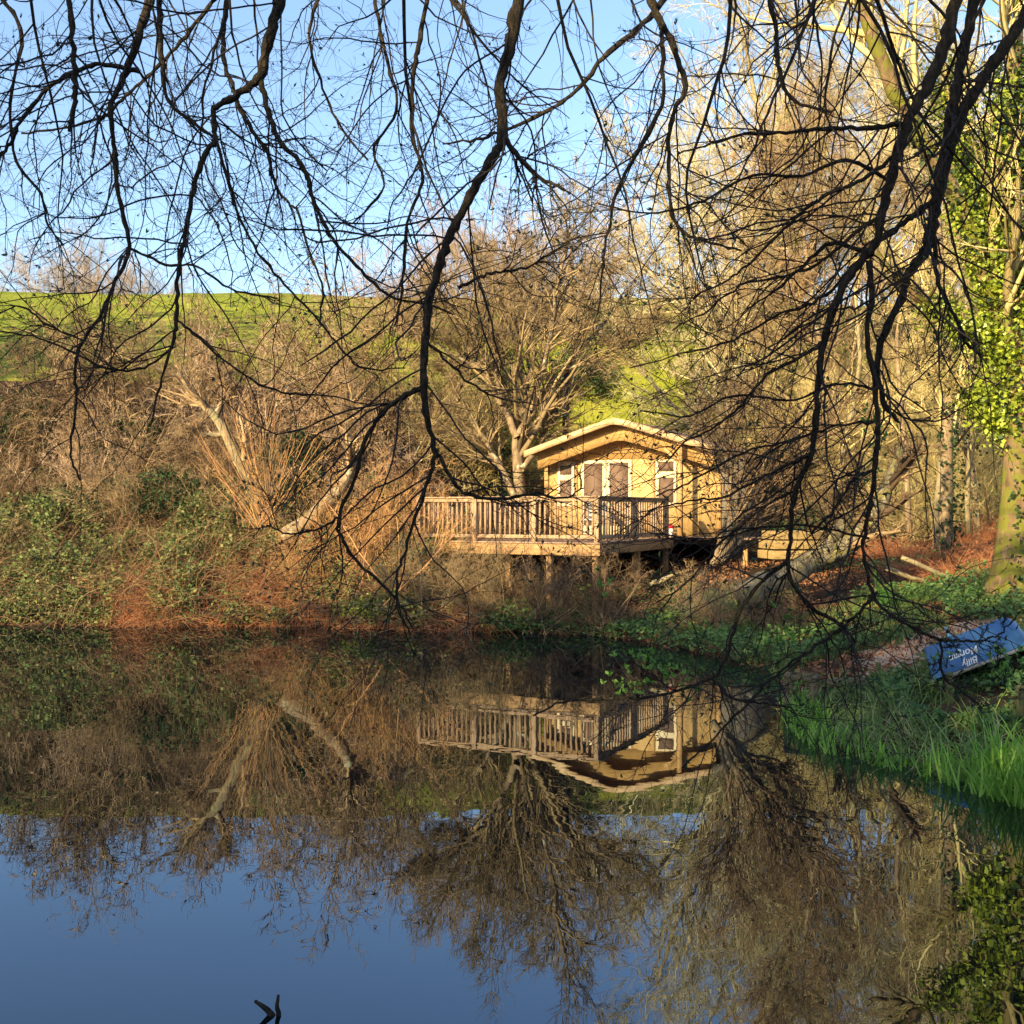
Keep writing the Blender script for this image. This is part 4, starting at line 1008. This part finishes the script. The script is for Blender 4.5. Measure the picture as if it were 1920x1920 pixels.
# green herbs on the right bank and under the deck
x, y, z, d = scatter(rng, 115000, -0.5, 9.5, 9.0, 23.0, lambda x, y, d: (d > np.where(y < 12.5, 0.75, -0.15)) & (np.hypot(x - 4.71, y - 11.0) > 0.5) & (np.hypot(x - 4.94, y - 9.9) > 0.45) & (vnoise(x * 0.9, y * 0.9, 23) > 0.40) & (poly_d(x, y, ppath) > 0.9) & (rng.uniform(size=len(x)) < 1.0 - 0.75 * smooth(19.5, 22, y)))
g = leaf_field(rng, x, y, np.maximum(z, 0.02), 0.10 + 0.32 * vnoise(x * 1.6, y * 1.6, 24), 0.07, None, '', 0.6)
tag(g.build('herb_leaves', M['herb']), 'low dark green herbs carpeting the right bank below the deck', 'ground cover', kind='stuff')
def blades_at(rng, x, y, z, L, wd, lean, bend, K=5):
    n = len(x); p = np.stack([x, y, z], -1)
    dd = rng.normal(size=(n, 3)) * [lean, lean, 0] + [0, 0, 1]
    P = np.zeros((n, K, 3)); P[:, 0] = p; d_ = nrm(dd); h = rng.normal(size=(n, 3)) * [bend, bend, 0]
    for k in range(1, K):
        d_ = nrm(d_ + h / K + [0, 0, -abs(bend) * 0.25 / K * k]); P[:, k] = P[:, k - 1] + d_ * (L / (K - 1))[:, None]
    W = wd[:, None] * np.array([0.8, 1.0, 0.85, 0.55, 0.05])[None]
    a = rng.uniform(-0.9, 0.9, n); side = np.stack([np.cos(a), np.sin(a), np.zeros(n)], -1)
    return P, W, side
x, y, z, d = scatter(rng, 30000, 3.0, 10, 10, 19, lambda x, y, d: (d > 0.0) & (vnoise(x * 1.1, y * 1.1, 27) > 0.45) & (poly_d(x, y, ppath) > 0.75))
tag(Geo().blades(*blades_at(rng, x, y, z, rng.uniform(0.08, 0.32, len(x)), rng.uniform(0.006, 0.012, len(x)), 0.5, 0.9)).build('grass_blades', M['grassblade']), 'tufts of green grass on the right bank around the path', 'grass', kind='stuff')
# reeds
x, y, z, d = scatter(rng, 8500, 2.8, 6.2, 5.0, 12.0, lambda x, y, d: (d > -0.27) & (d < np.where(y < 8.9, 0.5, 0.15)) & (rng.uniform(size=len(x)) < np.clip((fbm(x * 2.4, y * 2.4, 31) - 0.44) * 7, 0, 1) + 0.6 * smooth(8.9, 8.4, y)))
nR = len(x)
tag(Geo().blades(*blades_at(rng, x, y, np.maximum(z, -0.05), rng.uniform(0.14, 0.34, nR) * (1 + 0.9 * smooth(9.2, 8.2, y)), rng.uniform(0.012, 0.026, nR), 0.22, 0.35)).build('reeds', M['reed']), 'fresh green reed blades standing in the shallow water at the right', 'reeds', kind='stuff')
x, y, z, d = scatter(rng, 4200, 3.3, 5.4, 6.8, 9.0, lambda x, y, d: (d > -0.35) & (d < 0.4) & (rng.uniform(size=len(x)) < np.clip((fbm(x * 2.2, y * 2.2, 35) - 0.40) * 6, 0.02, 0.8)))
nR = len(x)
tag(Geo().blades(*blades_at(rng, x, y, np.maximum(z, -0.05), rng.uniform(0.18, 0.62, nR), rng.uniform(0.012, 0.024, nR), 0.26, 0.5)).build('reeds', M['reed']), 'tallest bright green reed blades at the right edge of the water', 'reeds', kind='stuff')
x, y, z, d = scatter(rng, 5500, 3.0, 6.5, 8.5, 12.8, lambda x, y, d: (d > -0.1) & (d < 1.3) & (np.hypot(x - 4.71, y - 11.0) > 0.45) & (np.hypot(x - 4.94, y - 9.9) > 0.4))
tag(Geo().blades(*blades_at(rng, x, y, np.maximum(z, 0), rng.uniform(0.15, 0.65, len(x)), rng.uniform(0.006, 0.016, len(x)), 1.3, 1.7)).build('straw_grass', M['straw']), 'pale dry grass lying behind the green reeds', 'grass', kind='stuff')

def bush(name, x, y, rad, h, n, mat, label, size=0.06):
    t = thing(name, (x, y, gz(x, y)), label, 'bush')
    c = rng.normal(size=(n, 3)); c = nrm(c) * rng.uniform(0.55, 1.0, (n, 1)); c[:, 2] = np.abs(c[:, 2])
    lump = 0.75 + 0.5 * vnoise(c[:, 0] * 3 + 7, c[:, 1] * 3 + c[:, 2] * 2, 3)
    c = c * lump[:, None] * [rad, rad, h] + [x, y, gz(x, y)]
    dd = rng.normal(size=(n, 3)); nn = rng.normal(size=(n, 3)) * 0.6 + [-0.2, -0.5, 0.8]; L = size * rng.uniform(0.6, 1.3, n)
    Geo().leaves(c, dd, nn, L, L * 0.7).build('foliage', M[mat], t)
    N = 20; P, R = grow(rng, np.repeat(np.array([[x, y, gz(x, y) - 0.05]]), N, 0), rng.normal(size=(N, 3)) * [0.8, 0.8, 0] + [0, 0, 1], np.full(N, h * 0.9), np.full(N, 0.005), 6, 0.1, (0, 0, 0), 0.6)
    Geo().tubes(P, R, 3).build('stems', M['twig_brown'], t)
bush('bush', *unproj(1695, 1300, 12.0)[:2], 0.40, 0.30, 2600, 'herb', 'round dark green leafy bush beside the reeds left of the blue boat')
bush('bush', *unproj(1870, 1375, 10.2)[:2], 0.32, 0.16, 1300, 'herb', 'low green leafy bush between the two round posts')
bush('bush', *unproj(690, 1165, 21.0)[:2], 0.55, 0.40, 1400, 'ivy', 'small bright green bush at the water left of the deck')
bush('bush', *unproj(980, 1120, 20.3)[:2], 0.9, 0.55, 1800, 'herb', 'dim green bush under the deck between its posts', 0.07)
bush('bush', *unproj(350, 950, 25.8)[:2], 2.2, 1.25, 5200, 'ivy_dark', 'dark evergreen bush in the hollow behind the ivy bank', 0.09)
bush('bush', *unproj(590, 930, 25.0)[:2], 1.3, 1.4, 3200, 'ivy_dark', 'dark evergreen bush between the two leaning trunks', 0.09)
bush('bush', *unproj(150, 915, 25.6)[:2], 1.6, 1.0, 3200, 'ivy_dark', 'dark evergreen bush at the far left behind the ivy bank', 0.09)
bush('bush', *unproj(945, 760, 30.5)[:2], 1.0, 2.6, 3800, 'ivy_dark', 'dark holly bush behind the central tree trunk', 0.11)
bush('bush', *unproj(1090, 700, 38.5)[:2], 1.2, 2.4, 3000, 'ivy_dark', 'dark evergreen bush beyond the flue pipe', 0.12)
bush('bush', *unproj(1520, 960, 26.0)[:2], 1.2, 1.4, 2600, 'ivy_dark', 'dark bush in the shade behind the timber step', 0.09)

x, y, z, d = scatter(rng, 5200, -15, 6, 12, 22, lambda x, y, d: (d < -0.02) & (rng.uniform(size=len(x)) < np.exp(d * 1.6) * 0.9))
n = len(x); c = np.stack([x, y, np.full(n, 0.006)], -1); L = rng.uniform(0.02, 0.06, n)
tag(Geo().leaves(c, rng.normal(size=(n, 3)) * [1, 1, 0.02], np.repeat([[0, 0, 1.0]], n, 0), L, L * 0.55).build('floating_leaves', M['deadleaf']), 'dead leaves floating on the pond close to its banks', 'floating leaves', kind='stuff')
bush('bush', *unproj(60, 800, 28.5)[:2], 1.6, 2.0, 3200, 'ivy_dark', 'added dark leaves standing for shade inside the scrub at the left edge', 0.10)  # dark leaf mound added to deepen the shadow inside the scrub
bush('bush', *unproj(560, 830, 27.0)[:2], 1.2, 1.7, 2600, 'ivy_dark', 'added dark leaves standing for shade in the scrub above the fan of whips', 0.10)  # added dark mound, stands in for the scrub's inner shade
bush('bush', *unproj(250, 800, 28.0)[:2], 1.3, 1.6, 2600, 'ivy_dark', 'added dark leaves standing for shade in the scrub left of the broken pale trunk', 0.10)  # another added mound, its dark leaves act as shade in the hedge
# ferns
def fern(px, py, Y, n, Ln, label, lean=(0.2, 0)):
    b = unproj(px, py, Y); b[2] = gz(b[0], b[1]); t = thing('fern', b, label, 'fern')
    for k in range(n):
        a = rng.uniform(0, 2 * math.pi); dd = np.array([[math.cos(a) * 0.6 + lean[0], math.sin(a) * 0.6 + lean[1], 1.0]])
        P, R = grow(rng, b[None], dd, np.array([Ln * rng.uniform(0.7, 1.0)]), np.array([0.006]), 16, 0.02, (0, 0, -0.06), 0.8)
        g = Geo().tubes(P, R, 4)
        T = nrm(np.gradient(P[0], axis=0)); S = nrm(np.cross(T, [0, 0, 1.0])); N_ = np.cross(S, T)
        for s in (-1, 1):
            t_ = np.linspace(0.12, 1, 26); x_ = t_ * 15; i = np.minimum(x_.astype(int), 14); f = (x_ - i)[:, None]
            c = P[0, i] * (1 - f) + P[0, i + 1] * f
            L = Ln * 0.20 * np.sin(np.clip(t_ * 1.0, 0, 1) ** 0.6 * math.pi * 0.96) + 0.01
            g.leaves(c, S[i] * s + T[i] * 0.4, N_[i], L, L * 0.10 + 0.006)
        g.build('frond', M['fern'], t)
fern(1660, 1150, 18.0, 5, 0.85, 'bright green fern standing on the bank right of the mossy trunk', (0.35, -0.2))
fern(1912, 1120, 15.5, 4, 0.7, 'dark green fern at the foot of the big ivy tree')
fern(1480, 1150, 18.3, 4, 0.45, 'small fern in front of the mossy leaning trunk')

# fallen sticks on the bank
for (a, b, wpx, Y, lab) in [((1218, 1095), (1262, 1078), 10, 19.5, 'pale broken stick lying on the bank right of the deck posts'),
                            ((1660, 1065), (1740, 1090), 9, 20, 'brown fallen stick on the ground behind the fern'),
                            ((1690, 1045), (1830, 1100), 9, 19.0, 'long grey fallen branch lying left of the big ivy tree')]:
    p = unproj(*a, Y); t = thing('fallen_stick', p, lab, 'stick', 'fallen sticks on the bank')
    P_, R_ = traced([(*a, wpx), ((a[0] + b[0]) / 2, (a[1] + b[1]) / 2 + 2, wpx), (*b, wpx * 0.6)], Y, 9, 0.01); Geo().tubes(P_, R_, 8, True).build('stick', M['bark_pale'], t, True)

# ------------------------------------------------------------------ woodland on the near side (behind the camera): its shade falls on this bank
rngw = np.random.default_rng(77)
D2 = np.array([SUN_DIR[0], SUN_DIR[1]]); D2 = D2 / np.linalg.norm(D2); E2 = np.array([-D2[1], D2[0]])
n = 26000; s = rngw.uniform(-19, 16, n); c = rngw.uniform(13, 19, n)
topz = np.interp(s, [-19, -14, -10, -6.8, -6.0, -3.6, -2.6, 16], [8.6, 10.2, 11.0, 11.2, 10.2, 10.2, 12.0, 12.6]) + 2.0 * (vnoise(s * 0.6, c * 0.3, 5) - 0.5)
zz = rngw.uniform(0.0, 1.0, n) ** 0.8 * topz
hole = vnoise(s * 0.7 + 3, zz * 0.7, 6) > 0.16
s2 = E2 if E2[0] > 0 else -E2
P_ = np.stack([D2[0] * c + s2[0] * s, D2[1] * c + s2[1] * s, zz + 0.3], -1)[hole]
L = rngw.uniform(0.35, 0.7, len(P_))
g = Geo().leaves(P_, rngw.normal(size=P_.shape), rngw.normal(size=P_.shape), L, L * 0.8)
n = 5000; q = rngw.normal(size=(n, 3)) * [3.0, 3.0, 4.0] + [-30, 24.5, 11]
q = q[q[:, 2] > 4]; L = rngw.uniform(0.4, 0.8, len(q)); g.leaves(q, rngw.normal(size=q.shape), rngw.normal(size=q.shape), L, L * 0.8)
tag(g.build('woodland', M['ivy_dark']), 'evergreen wood on the near side whose shade falls over this bank', 'wood', kind='stuff')

# ------------------------------------------------------------------ overhanging trees near the camera
def overhang(name, base, hub, label, limbs, seed, thin, Yd, xr):
    rng = np.random.default_rng(seed)
    t = thing(name, base, label, 'tree', 'overhanging trees on the near bank')
    base = np.array(base, float); hub = np.array(hub, float)
    P, R = resample(np.vstack([np.append(base - [0, 0, 0.4], 0.26), np.append(base * 0.7 + hub * 0.3 + [0.15, 0, 0.3], 0.22), np.append(base * 0.3 + hub * 0.7 + [-0.1, 0.1, 0.2], 0.2), np.append(hub, 0.16)]), 16), None
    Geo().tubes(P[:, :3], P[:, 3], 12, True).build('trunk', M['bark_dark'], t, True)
    tall = []
    for i, (pix, Y, own) in enumerate(limbs):
        p, r = traced(pix, Y, max(10, 5 * len(pix)), 0.0035, seed + i)
        dv = rng.uniform(-0.5, 0.5); K = len(p)
        if own is True:                       # hangs from the hub: a limb that arches over from the trunk
            e = p[0]; mid = (e + hub) / 2 + np.array([0, 0, 0.9]); nxt = e + nrm(e - p[2]) * 0.6
            top = resample(np.vstack([np.append(hub, max(0.06, r[0] * 1.5)), np.append(mid, max(0.04, r[0] * 1.3)), np.append(nxt, r[0] * 1.1), np.append(e, r[0])]), 14)[:-1]
            full = np.vstack([top[:, :3], p]); rr = np.concatenate([top[:, 3], r])
        else:
            full, rr = p, r
        rr = rr * (0.86 + 0.16 * rng.uniform(-1, 1, len(rr)))
        b = Geo().tubes(full, rr, 9, True)
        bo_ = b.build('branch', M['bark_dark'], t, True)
        PP = p[None]; RR = r[None]
        Lp = np.linalg.norm(np.diff(p, axis=0), axis=1).sum()
        bare = own == 2 and own is not True
        n2 = max(10, int(Lp * 7.5))
        P2, R2 = spawn(rng, PP, RR, n2, 0.0, 1.0, 0.35, 1.2, 1.0, 0.45, 14, 0.15, (0, 0, -0.015), 0.003, 0.6, 0.05 if bare else 0.20, 0.10 if bare else 0.95, 0.75, 0.3)
        R2 = np.minimum(R2, 0.0048)
        P3, R3 = spawn(rng, P2, R2, 6, 0.1, 1.0, 0.4, 1.2, 0.45, 0.6, 9, 0.18, (0, 0, 0.0), 0.0016, 0.6, 0.03 if bare else 0.10, 0.05 if bare else 0.5)
        P4, R4 = spawn(rng, P3, R3, 3, 0.15, 1.0, 0.4, 1.1, 0.5, 0.8, 5, 0.2, (0, 0, 0.02), 0.0014, 0.5, 0.02 if bare else 0.05, 0.03 if bare else 0.25)
        # short mossy spurs
        P5, R5 = spawn(rng, np.concatenate([P2]), R2, 9, 0.0, 1.0, 0.8, 1.5, 0.03, 1.0, 3, 0.2, (0, 0, 0), 0.0022, 0.5, 0.015, 0.035)
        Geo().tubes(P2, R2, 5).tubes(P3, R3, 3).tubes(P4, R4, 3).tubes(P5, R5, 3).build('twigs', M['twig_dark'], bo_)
        tips = np.concatenate([P3[::5, -1], P4[::7, -1]]); dirs = np.concatenate([P3[::5, -1] - P3[::5, -2], P4[::7, -1] - P4[::7, -2]])
        m = len(tips); tips = np.repeat(tips, 4, 0); dirs = nrm(np.repeat(dirs, 4, 0)) + rng.normal(size=(4 * m, 3)) * 0.35 + [0, 0, 0.4]
        Ls = rng.uniform(0.012, 0.034, 4 * m)
        Geo().leaves(tips, dirs, rng.normal(size=(4 * m, 3)), Ls, Ls * 0.32).build('leaves', M['bud'], bo_)
    # thin hanging shoots coming down from above the picture
    for k in range(thin):
        Y = rng.uniform(*Yd); x = rng.uniform(*xr); e = unproj(x, rng.uniform(-120, -10), Y)
        dd = np.array([[rng.normal(0, 0.5), rng.normal(0, 0.3), -1.0]])
        Lk = rng.uniform(0.9, 2.2)
        p, r = grow(rng, e[None], dd, np.array([Lk]), np.array([rng.uniform(0.006, 0.012)]), 16, 0.11, (0, 0, -0.02), 0.8)
        mid = (e + hub) / 2 + np.array([0, 0, 0.7]); d0 = nrm(p[0, 0] - p[0, 1])
        top = resample(np.vstack([hub, mid, e + d0 * 0.4, e]), 12)[:-1]; rt = np.linspace(0.03, r[0, 0], 11)
        bo_ = Geo().tubes(np.vstack([top, p[0]]), np.concatenate([rt, r[0]]), 6).build('branch', M['bark_dark'], t, True)
        P2, R2 = spawn(rng, p, r, int(Lk * 5), 0.05, 1.0, 0.35, 1.0, 0.45, 0.55, 9, 0.15, (0, 0, -0.01), 0.0028, 0.5, 0.2, 0.8)
        P3, R3 = spawn(rng, P2, R2, 4, 0.15, 1.0, 0.4, 1.1, 0.45, 0.7, 6, 0.16, (0, 0, 0), 0.0018, 0.5, 0.08, 0.4)
        Geo().tubes(P2, R2, 4).tubes(P3, R3, 3).build('twigs', M['twig_dark'], bo_)
    return t

left_limbs = [
 ([(530, -20, 26), (515, 40, 25), (500, 90, 23), (490, 140, 20), (455, 170, 17), (420, 192, 14), (398, 208, 13), (405, 255, 11), (385, 290, 11), (365, 345, 11), (350, 430, 10), (340, 480, 10), (332, 540, 10), (331, 600, 9), (322, 650, 7), (300, 720, 5), (285, 790, 4)], 5.6, True),
 ([(489, 150, 14), (500, 200, 12), (525, 265, 11), (560, 300, 11), (578, 335, 11), (588, 375, 10), (600, 405, 9), (625, 450, 8), (660, 490, 7), (700, 530, 7), (745, 562, 6), (800, 570, 5), (850, 590, 4)], 5.6, False),
 ([(288, -20, 20), (268, 45, 18), (245, 110, 15), (230, 150, 13), (208, 195, 12), (212, 240, 11), (215, 300, 11), (225, 380, 10), (242, 465, 9), (215, 530, 8), (190, 590, 8), (150, 650, 7), (140, 700, 6), (145, 760, 6), (132, 850, 5), (150, 900, 4)], 6.2, True),
 ([(128, -20, 13), (135, 60, 12), (140, 140, 11), (140, 190, 10), (130, 246, 8)], 5.2, True),
 ([(262, 135, 10), (200, 122, 10), (150, 130, 10), (90, 165, 9), (40, 225, 8), (20, 270, 8), (-20, 310, 7)], 6.2, False),
 ([(300, -20, 14), (300, 70, 12), (305, 130, 11), (315, 190, 9), (370, 235, 8), (402, 258, 7)], 6.6, True),
 ([(428, -20, 12), (418, 60, 11), (420, 120, 10), (435, 155, 9), (445, 195, 9), (470, 240, 8), (505, 290, 8), (508, 330, 7), (540, 380, 6), (560, 400, 6), (580, 470, 5), (605, 540, 5), (600, 600, 4)], 6.8, True),
 ([(412, -15, 9), (370, 40, 9), (320, 100, 8), (280, 140, 8), (240, 175, 7), (200, 215, 6), (120, 240, 5), (40, 250, 4)], 7.0, True),
 ([(0, -10, 10), (40, 60, 9), (20, 180, 7), (30, 300, 6), (75, 360, 6), (90, 420, 5), (120, 460, 4)], 6.5, True),
 ([(405, 262, 7), (440, 380, 7), (470, 450, 6), (520, 520, 6), (570, 570, 5), (630, 640, 5), (680, 690, 4), (760, 690, 3)], 5.8, False),
 ([(242, 465, 6), (310, 495, 6), (370, 500, 5), (430, 540, 5), (520, 560, 4)], 6.2, False),
 ([(331, 600, 6), (380, 640, 6), (440, 690, 5), (520, 735, 5), (600, 740, 4), (700, 760, 3)], 5.6, False),
 ([(325, 650, 6), (270, 690, 5), (200, 690, 5), (90, 640, 4), (0, 620, 3)], 5.6, False),
 ([(160, 640, 5), (90, 610, 5), (40, 575, 4), (-10, 590, 3)], 6.2, False),
 ([(975, -20, 30), (962, 60, 28), (947, 120, 25), (939, 180, 24), (943, 230, 24), (940, 265, 23), (915, 310, 21), (880, 370, 20), (850, 430, 20), (825, 490, 19), (805, 570, 18), (797, 650, 17), (795, 720, 17), (802, 790, 14), (815, 850, 11), (800, 910, 9), (782, 960, 8), (762, 1020, 7), (745, 1080, 6), (746, 1140, 5), (770, 1190, 4)], 5.0, True),
 ([(795, 725, 14), (750, 746, 12), (710, 782, 11), (682, 830, 10), (665, 900, 9), (636, 970, 8), (642, 1012, 8), (680, 1065, 7), (740, 1120, 6), (775, 1180, 4)], 5.0, False),
 ([(636, 970, 6), (600, 990, 5), (540, 1000, 4), (500, 985, 3)], 5.0, False),
 ([(815, 840, 8), (845, 895, 8), (880, 928, 8), (940, 935, 7), (1000, 925, 6), (1050, 935, 5), (1095, 915, 3)], 5.0, False),
 ([(802, -10, 11), (786, 80, 10), (776, 140, 10), (774, 250, 9), (792, 340, 8), (765, 410, 7), (757, 500, 7), (752, 560, 6), (740, 610, 4)], 6.2, True),
 ([(944, 258, 12), (978, 300, 10), (1012, 332, 9), (1060, 357, 6)], 5.0, False),
 ([(700, -20, 9), (720, 90, 8), (745, 200, 7), (700, 280, 6), (720, 350, 5), (660, 420, 4)], 6.9, True),
 ([(600, -20, 8), (580, 70, 7), (600, 150, 6), (640, 240, 5), (690, 300, 4)], 7.2, True),
 ([(860, 540, 8), (900, 520, 7), (940, 510, 6), (990, 500, 5), (1040, 470, 4), (1090, 440, 3)], 5.0, False),
 ([(800, 640, 8), (850, 690, 6), (900, 730, 5), (950, 750, 4), (1010, 760, 3)], 5.0, False)]
right_limbs = [
 ([(1262, -20, 13), (1200, 50, 12), (1130, 110, 11), (1090, 160, 10), (1040, 200, 9), (960, 240, 8), (900, 260, 6), (830, 270, 4)], 6.5, True),
 ([(1215, -20, 18), (1232, 30, 17), (1255, 70, 15), (1275, 125, 13), (1285, 170, 11), (1265, 205, 10), (1255, 260, 10), (1255, 340, 9), (1262, 410, 8), (1290, 440, 7), (1325, 452, 6), (1390, 470, 4)], 6.0, True),
 ([(1240, 60, 10), (1243, 130, 9), (1240, 200, 9), (1192, 290, 8), (1160, 350, 7), (1140, 430, 6), (1130, 500, 5), (1120, 590, 4)], 6.0, False),
 ([(1440, -20, 12), (1455, 60, 10), (1460, 130, 9), (1490, 190, 8), (1560, 210, 7)], 6.3, True),
 ([(1797, -20, 31), (1772, 80, 29), (1746, 150, 27), (1710, 212, 25), (1686, 280, 23), (1668, 340, 21), (1655, 400, 20), (1640, 460, 20), (1605, 500, 20), (1570, 560, 17), (1547, 630, 15), (1536, 700, 14), (1530, 780, 14), (1521, 855, 13), (1492, 920, 11), (1485, 980, 10), (1478, 1040, 9), (1482, 1088, 9), (1522, 1140, 9), (1570, 1166, 9), (1600, 1200, 5), (1590, 1215, 4)], 4.8, True),
 ([(1832, -20, 27), (1815, 60, 25), (1800, 130, 23), (1786, 210, 27), (1772, 300, 29), (1757, 370, 27), (1746, 430, 24), (1735, 472, 22), (1702, 510, 19), (1690, 560, 18), (1652, 640, 16), (1645, 700, 13), (1660, 760, 11), (1685, 792, 7)], 5.2, True),
 ([(1930, 20, 30), (1882, 90, 27), (1842, 150, 24), (1802, 220, 26), (1776, 300, 24)], 5.2, True),
 ([(1757, 370, 15), (1722, 398, 14), (1690, 420, 13), (1655, 448, 12), (1620, 470, 11), (1560, 455, 9), (1520, 485, 8), (1460, 540, 6), (1400, 580, 4)], 5.0, False),
 ([(1630, 488, 14), (1634, 560, 13), (1626, 630, 12), (1640, 720, 12), (1645, 800, 11), (1640, 880, 11), (1634, 935, 10), (1620, 1010, 9), (1625, 1070, 8), (1645, 1130, 8), (1680, 1158, 7), (1705, 1173, 6)], 4.8, False),
 ([(1705, 1173, 6.5), (1740, 1190, 6.5), (1765, 1199, 6), (1800, 1202, 6), (1835, 1202, 5), (1870, 1190, 4), (1905, 1160, 3)], 4.8, 2),
 ([(1645, 1110, 7), (1610, 1150, 7), (1590, 1165, 6), (1570, 1168, 6)], 4.8, False),
 ([(1762, 1199, 6), (1768, 1262, 6), (1800, 1292, 5), (1835, 1322, 4)], 4.8, 2),
 ([(1692, 232, 12), (1640, 240, 11), (1560, 240, 10), (1490, 248, 8), (1400, 252, 7), (1330, 270, 5), (1270, 290, 4)], 4.8, False),
 ([(1680, 290, 10), (1610, 340, 9), (1540, 370, 8), (1480, 420, 7), (1420, 480, 6), (1370, 520, 5), (1300, 560, 4)], 4.8, False),
 ([(1655, 400, 9), (1600, 440, 8), (1540, 490, 7), (1470, 520, 6), (1400, 530, 5), (1340, 570, 4), (1260, 620, 3)], 4.9, False),
 ([(1750, 440, 9), (1760, 530, 9), (1790, 590, 8), (1810, 640, 7), (1840, 670, 5)], 5.1, False),
 ([(1547, 640, 9), (1500, 670, 8), (1440, 700, 7), (1390, 760, 6), (1340, 800, 5), (1280, 830, 4)], 4.8, False),
 ([(1525, 850, 9), (1480, 870, 8), (1420, 900, 6), (1360, 930, 5), (1290, 940, 4), (1200, 960, 3)], 4.8, False),
 ([(1640, 880, 8), (1600, 900, 7), (1560, 960, 6), (1520, 1000, 5)], 4.8, False),
 ([(1480, 1050, 8), (1430, 1090, 8), (1390, 1140, 8), (1372, 1200, 7), (1345, 1262, 7), (1300, 1285, 7), (1230, 1305, 6), (1150, 1310, 6), (1060, 1315, 5), (1000, 1342, 4)], 5.0, False),
 ([(1335, 1270, 7), (1372, 1308, 6), (1430, 1318, 5), (1480, 1326, 4)], 5.0, False),
 ([(1640, 790, 7), (1560, 800, 6), (1470, 830, 5), (1390, 850, 5), (1300, 900, 4), (1230, 930, 3)], 4.9, False),
 ([(1645, 730, 6), (1570, 720, 6), (1480, 750, 5), (1380, 740, 5), (1290, 780, 4), (1200, 770, 3)], 5.0, False),
 ([(1630, 1010, 6), (1540, 990, 5), (1440, 985, 5), (1340, 1010, 4), (1220, 1000, 3)], 4.9, False),
 ([(1490, 920, 6), (1420, 960, 5), (1350, 1020, 5), (1290, 1090, 4), (1230, 1130, 3)], 4.9, False),
 ([(1668, 340, 9), (1590, 300, 8), (1500, 330, 7), (1410, 330, 6), (1310, 380, 5), (1210, 400, 4), (1120, 380, 3)], 5.0, False),
 ([(1600, 500, 8), (1540, 560, 7), (1460, 590, 6), (1370, 640, 5), (1290, 660, 4), (1180, 690, 3)], 5.0, False),
 ([(1590, 1170, 7), (1540, 1205, 7), (1480, 1245, 6), (1420, 1300, 6), (1350, 1370, 5), (1280, 1440, 4)], 4.8, False)]
overhang('overhanging_tree', (-3.2, -1.0, gz(-3.2, -1.0)), (-1.6, 1.4, 7.2), 'dark bare tree hanging over the left and centre with long drooping black branches', left_limbs, 301, 26, (5.0, 8.0), (0, 1150))
overhang('overhanging_tree', (5.6, 1.0, gz(5.6, 1.0)), (4.2, 3.0, 6.9), 'dark bare tree hanging down from the upper right with thick forked limbs', right_limbs, 501, 22, (4.6, 7.5), (1000, 1920))
# fresh leaves on the low lichen branch over the water
lt = [o for o in COL.objects if o.name == 'overhanging_tree.001'][0]
g = Geo(); gs = Geo()
for (px, py, k) in [(1215, 1235, 9), (1240, 1255, 8), (1170, 1280, 8), (1195, 1290, 6), (1265, 1275, 6), (1150, 1270, 5), (1310, 1290, 5), (1475, 1210, 5), (1468, 1150, 5), (1500, 1300, 4), (1872, 1226, 6), (1862, 1254, 5), (1885, 1268, 6), (1900, 1240, 5), (1640, 790, 6), (1650, 820, 5), (1610, 900, 4), (1130, 1100, 4), (1100, 920, 0), (1775, 1230, 4)]:
    c = unproj(px, py, 4.95)
    for j in range(k):
        s_ = c + rng.normal(size=3) * [0.035, 0.03, 0.035]; m = 5
        dirs = rng.normal(size=(m, 3)) * 0.8 + [0, 0, 0.7]; Ls = rng.uniform(0.018, 0.036, m)
        g.leaves(np.repeat(s_[None], m, 0), dirs, rng.normal(size=(m, 3)) + [0, -1, 0.5], Ls, Ls * 0.55)
        gs.tubes(np.array([c + [0, 0, -0.06], (c + s_) / 2, s_]), np.array([0.0022, 0.0018, 0.0012]), 3)
g.build('leaves', M['fresh'], lt); gs.build('twigs', M['twig_dark'], lt)
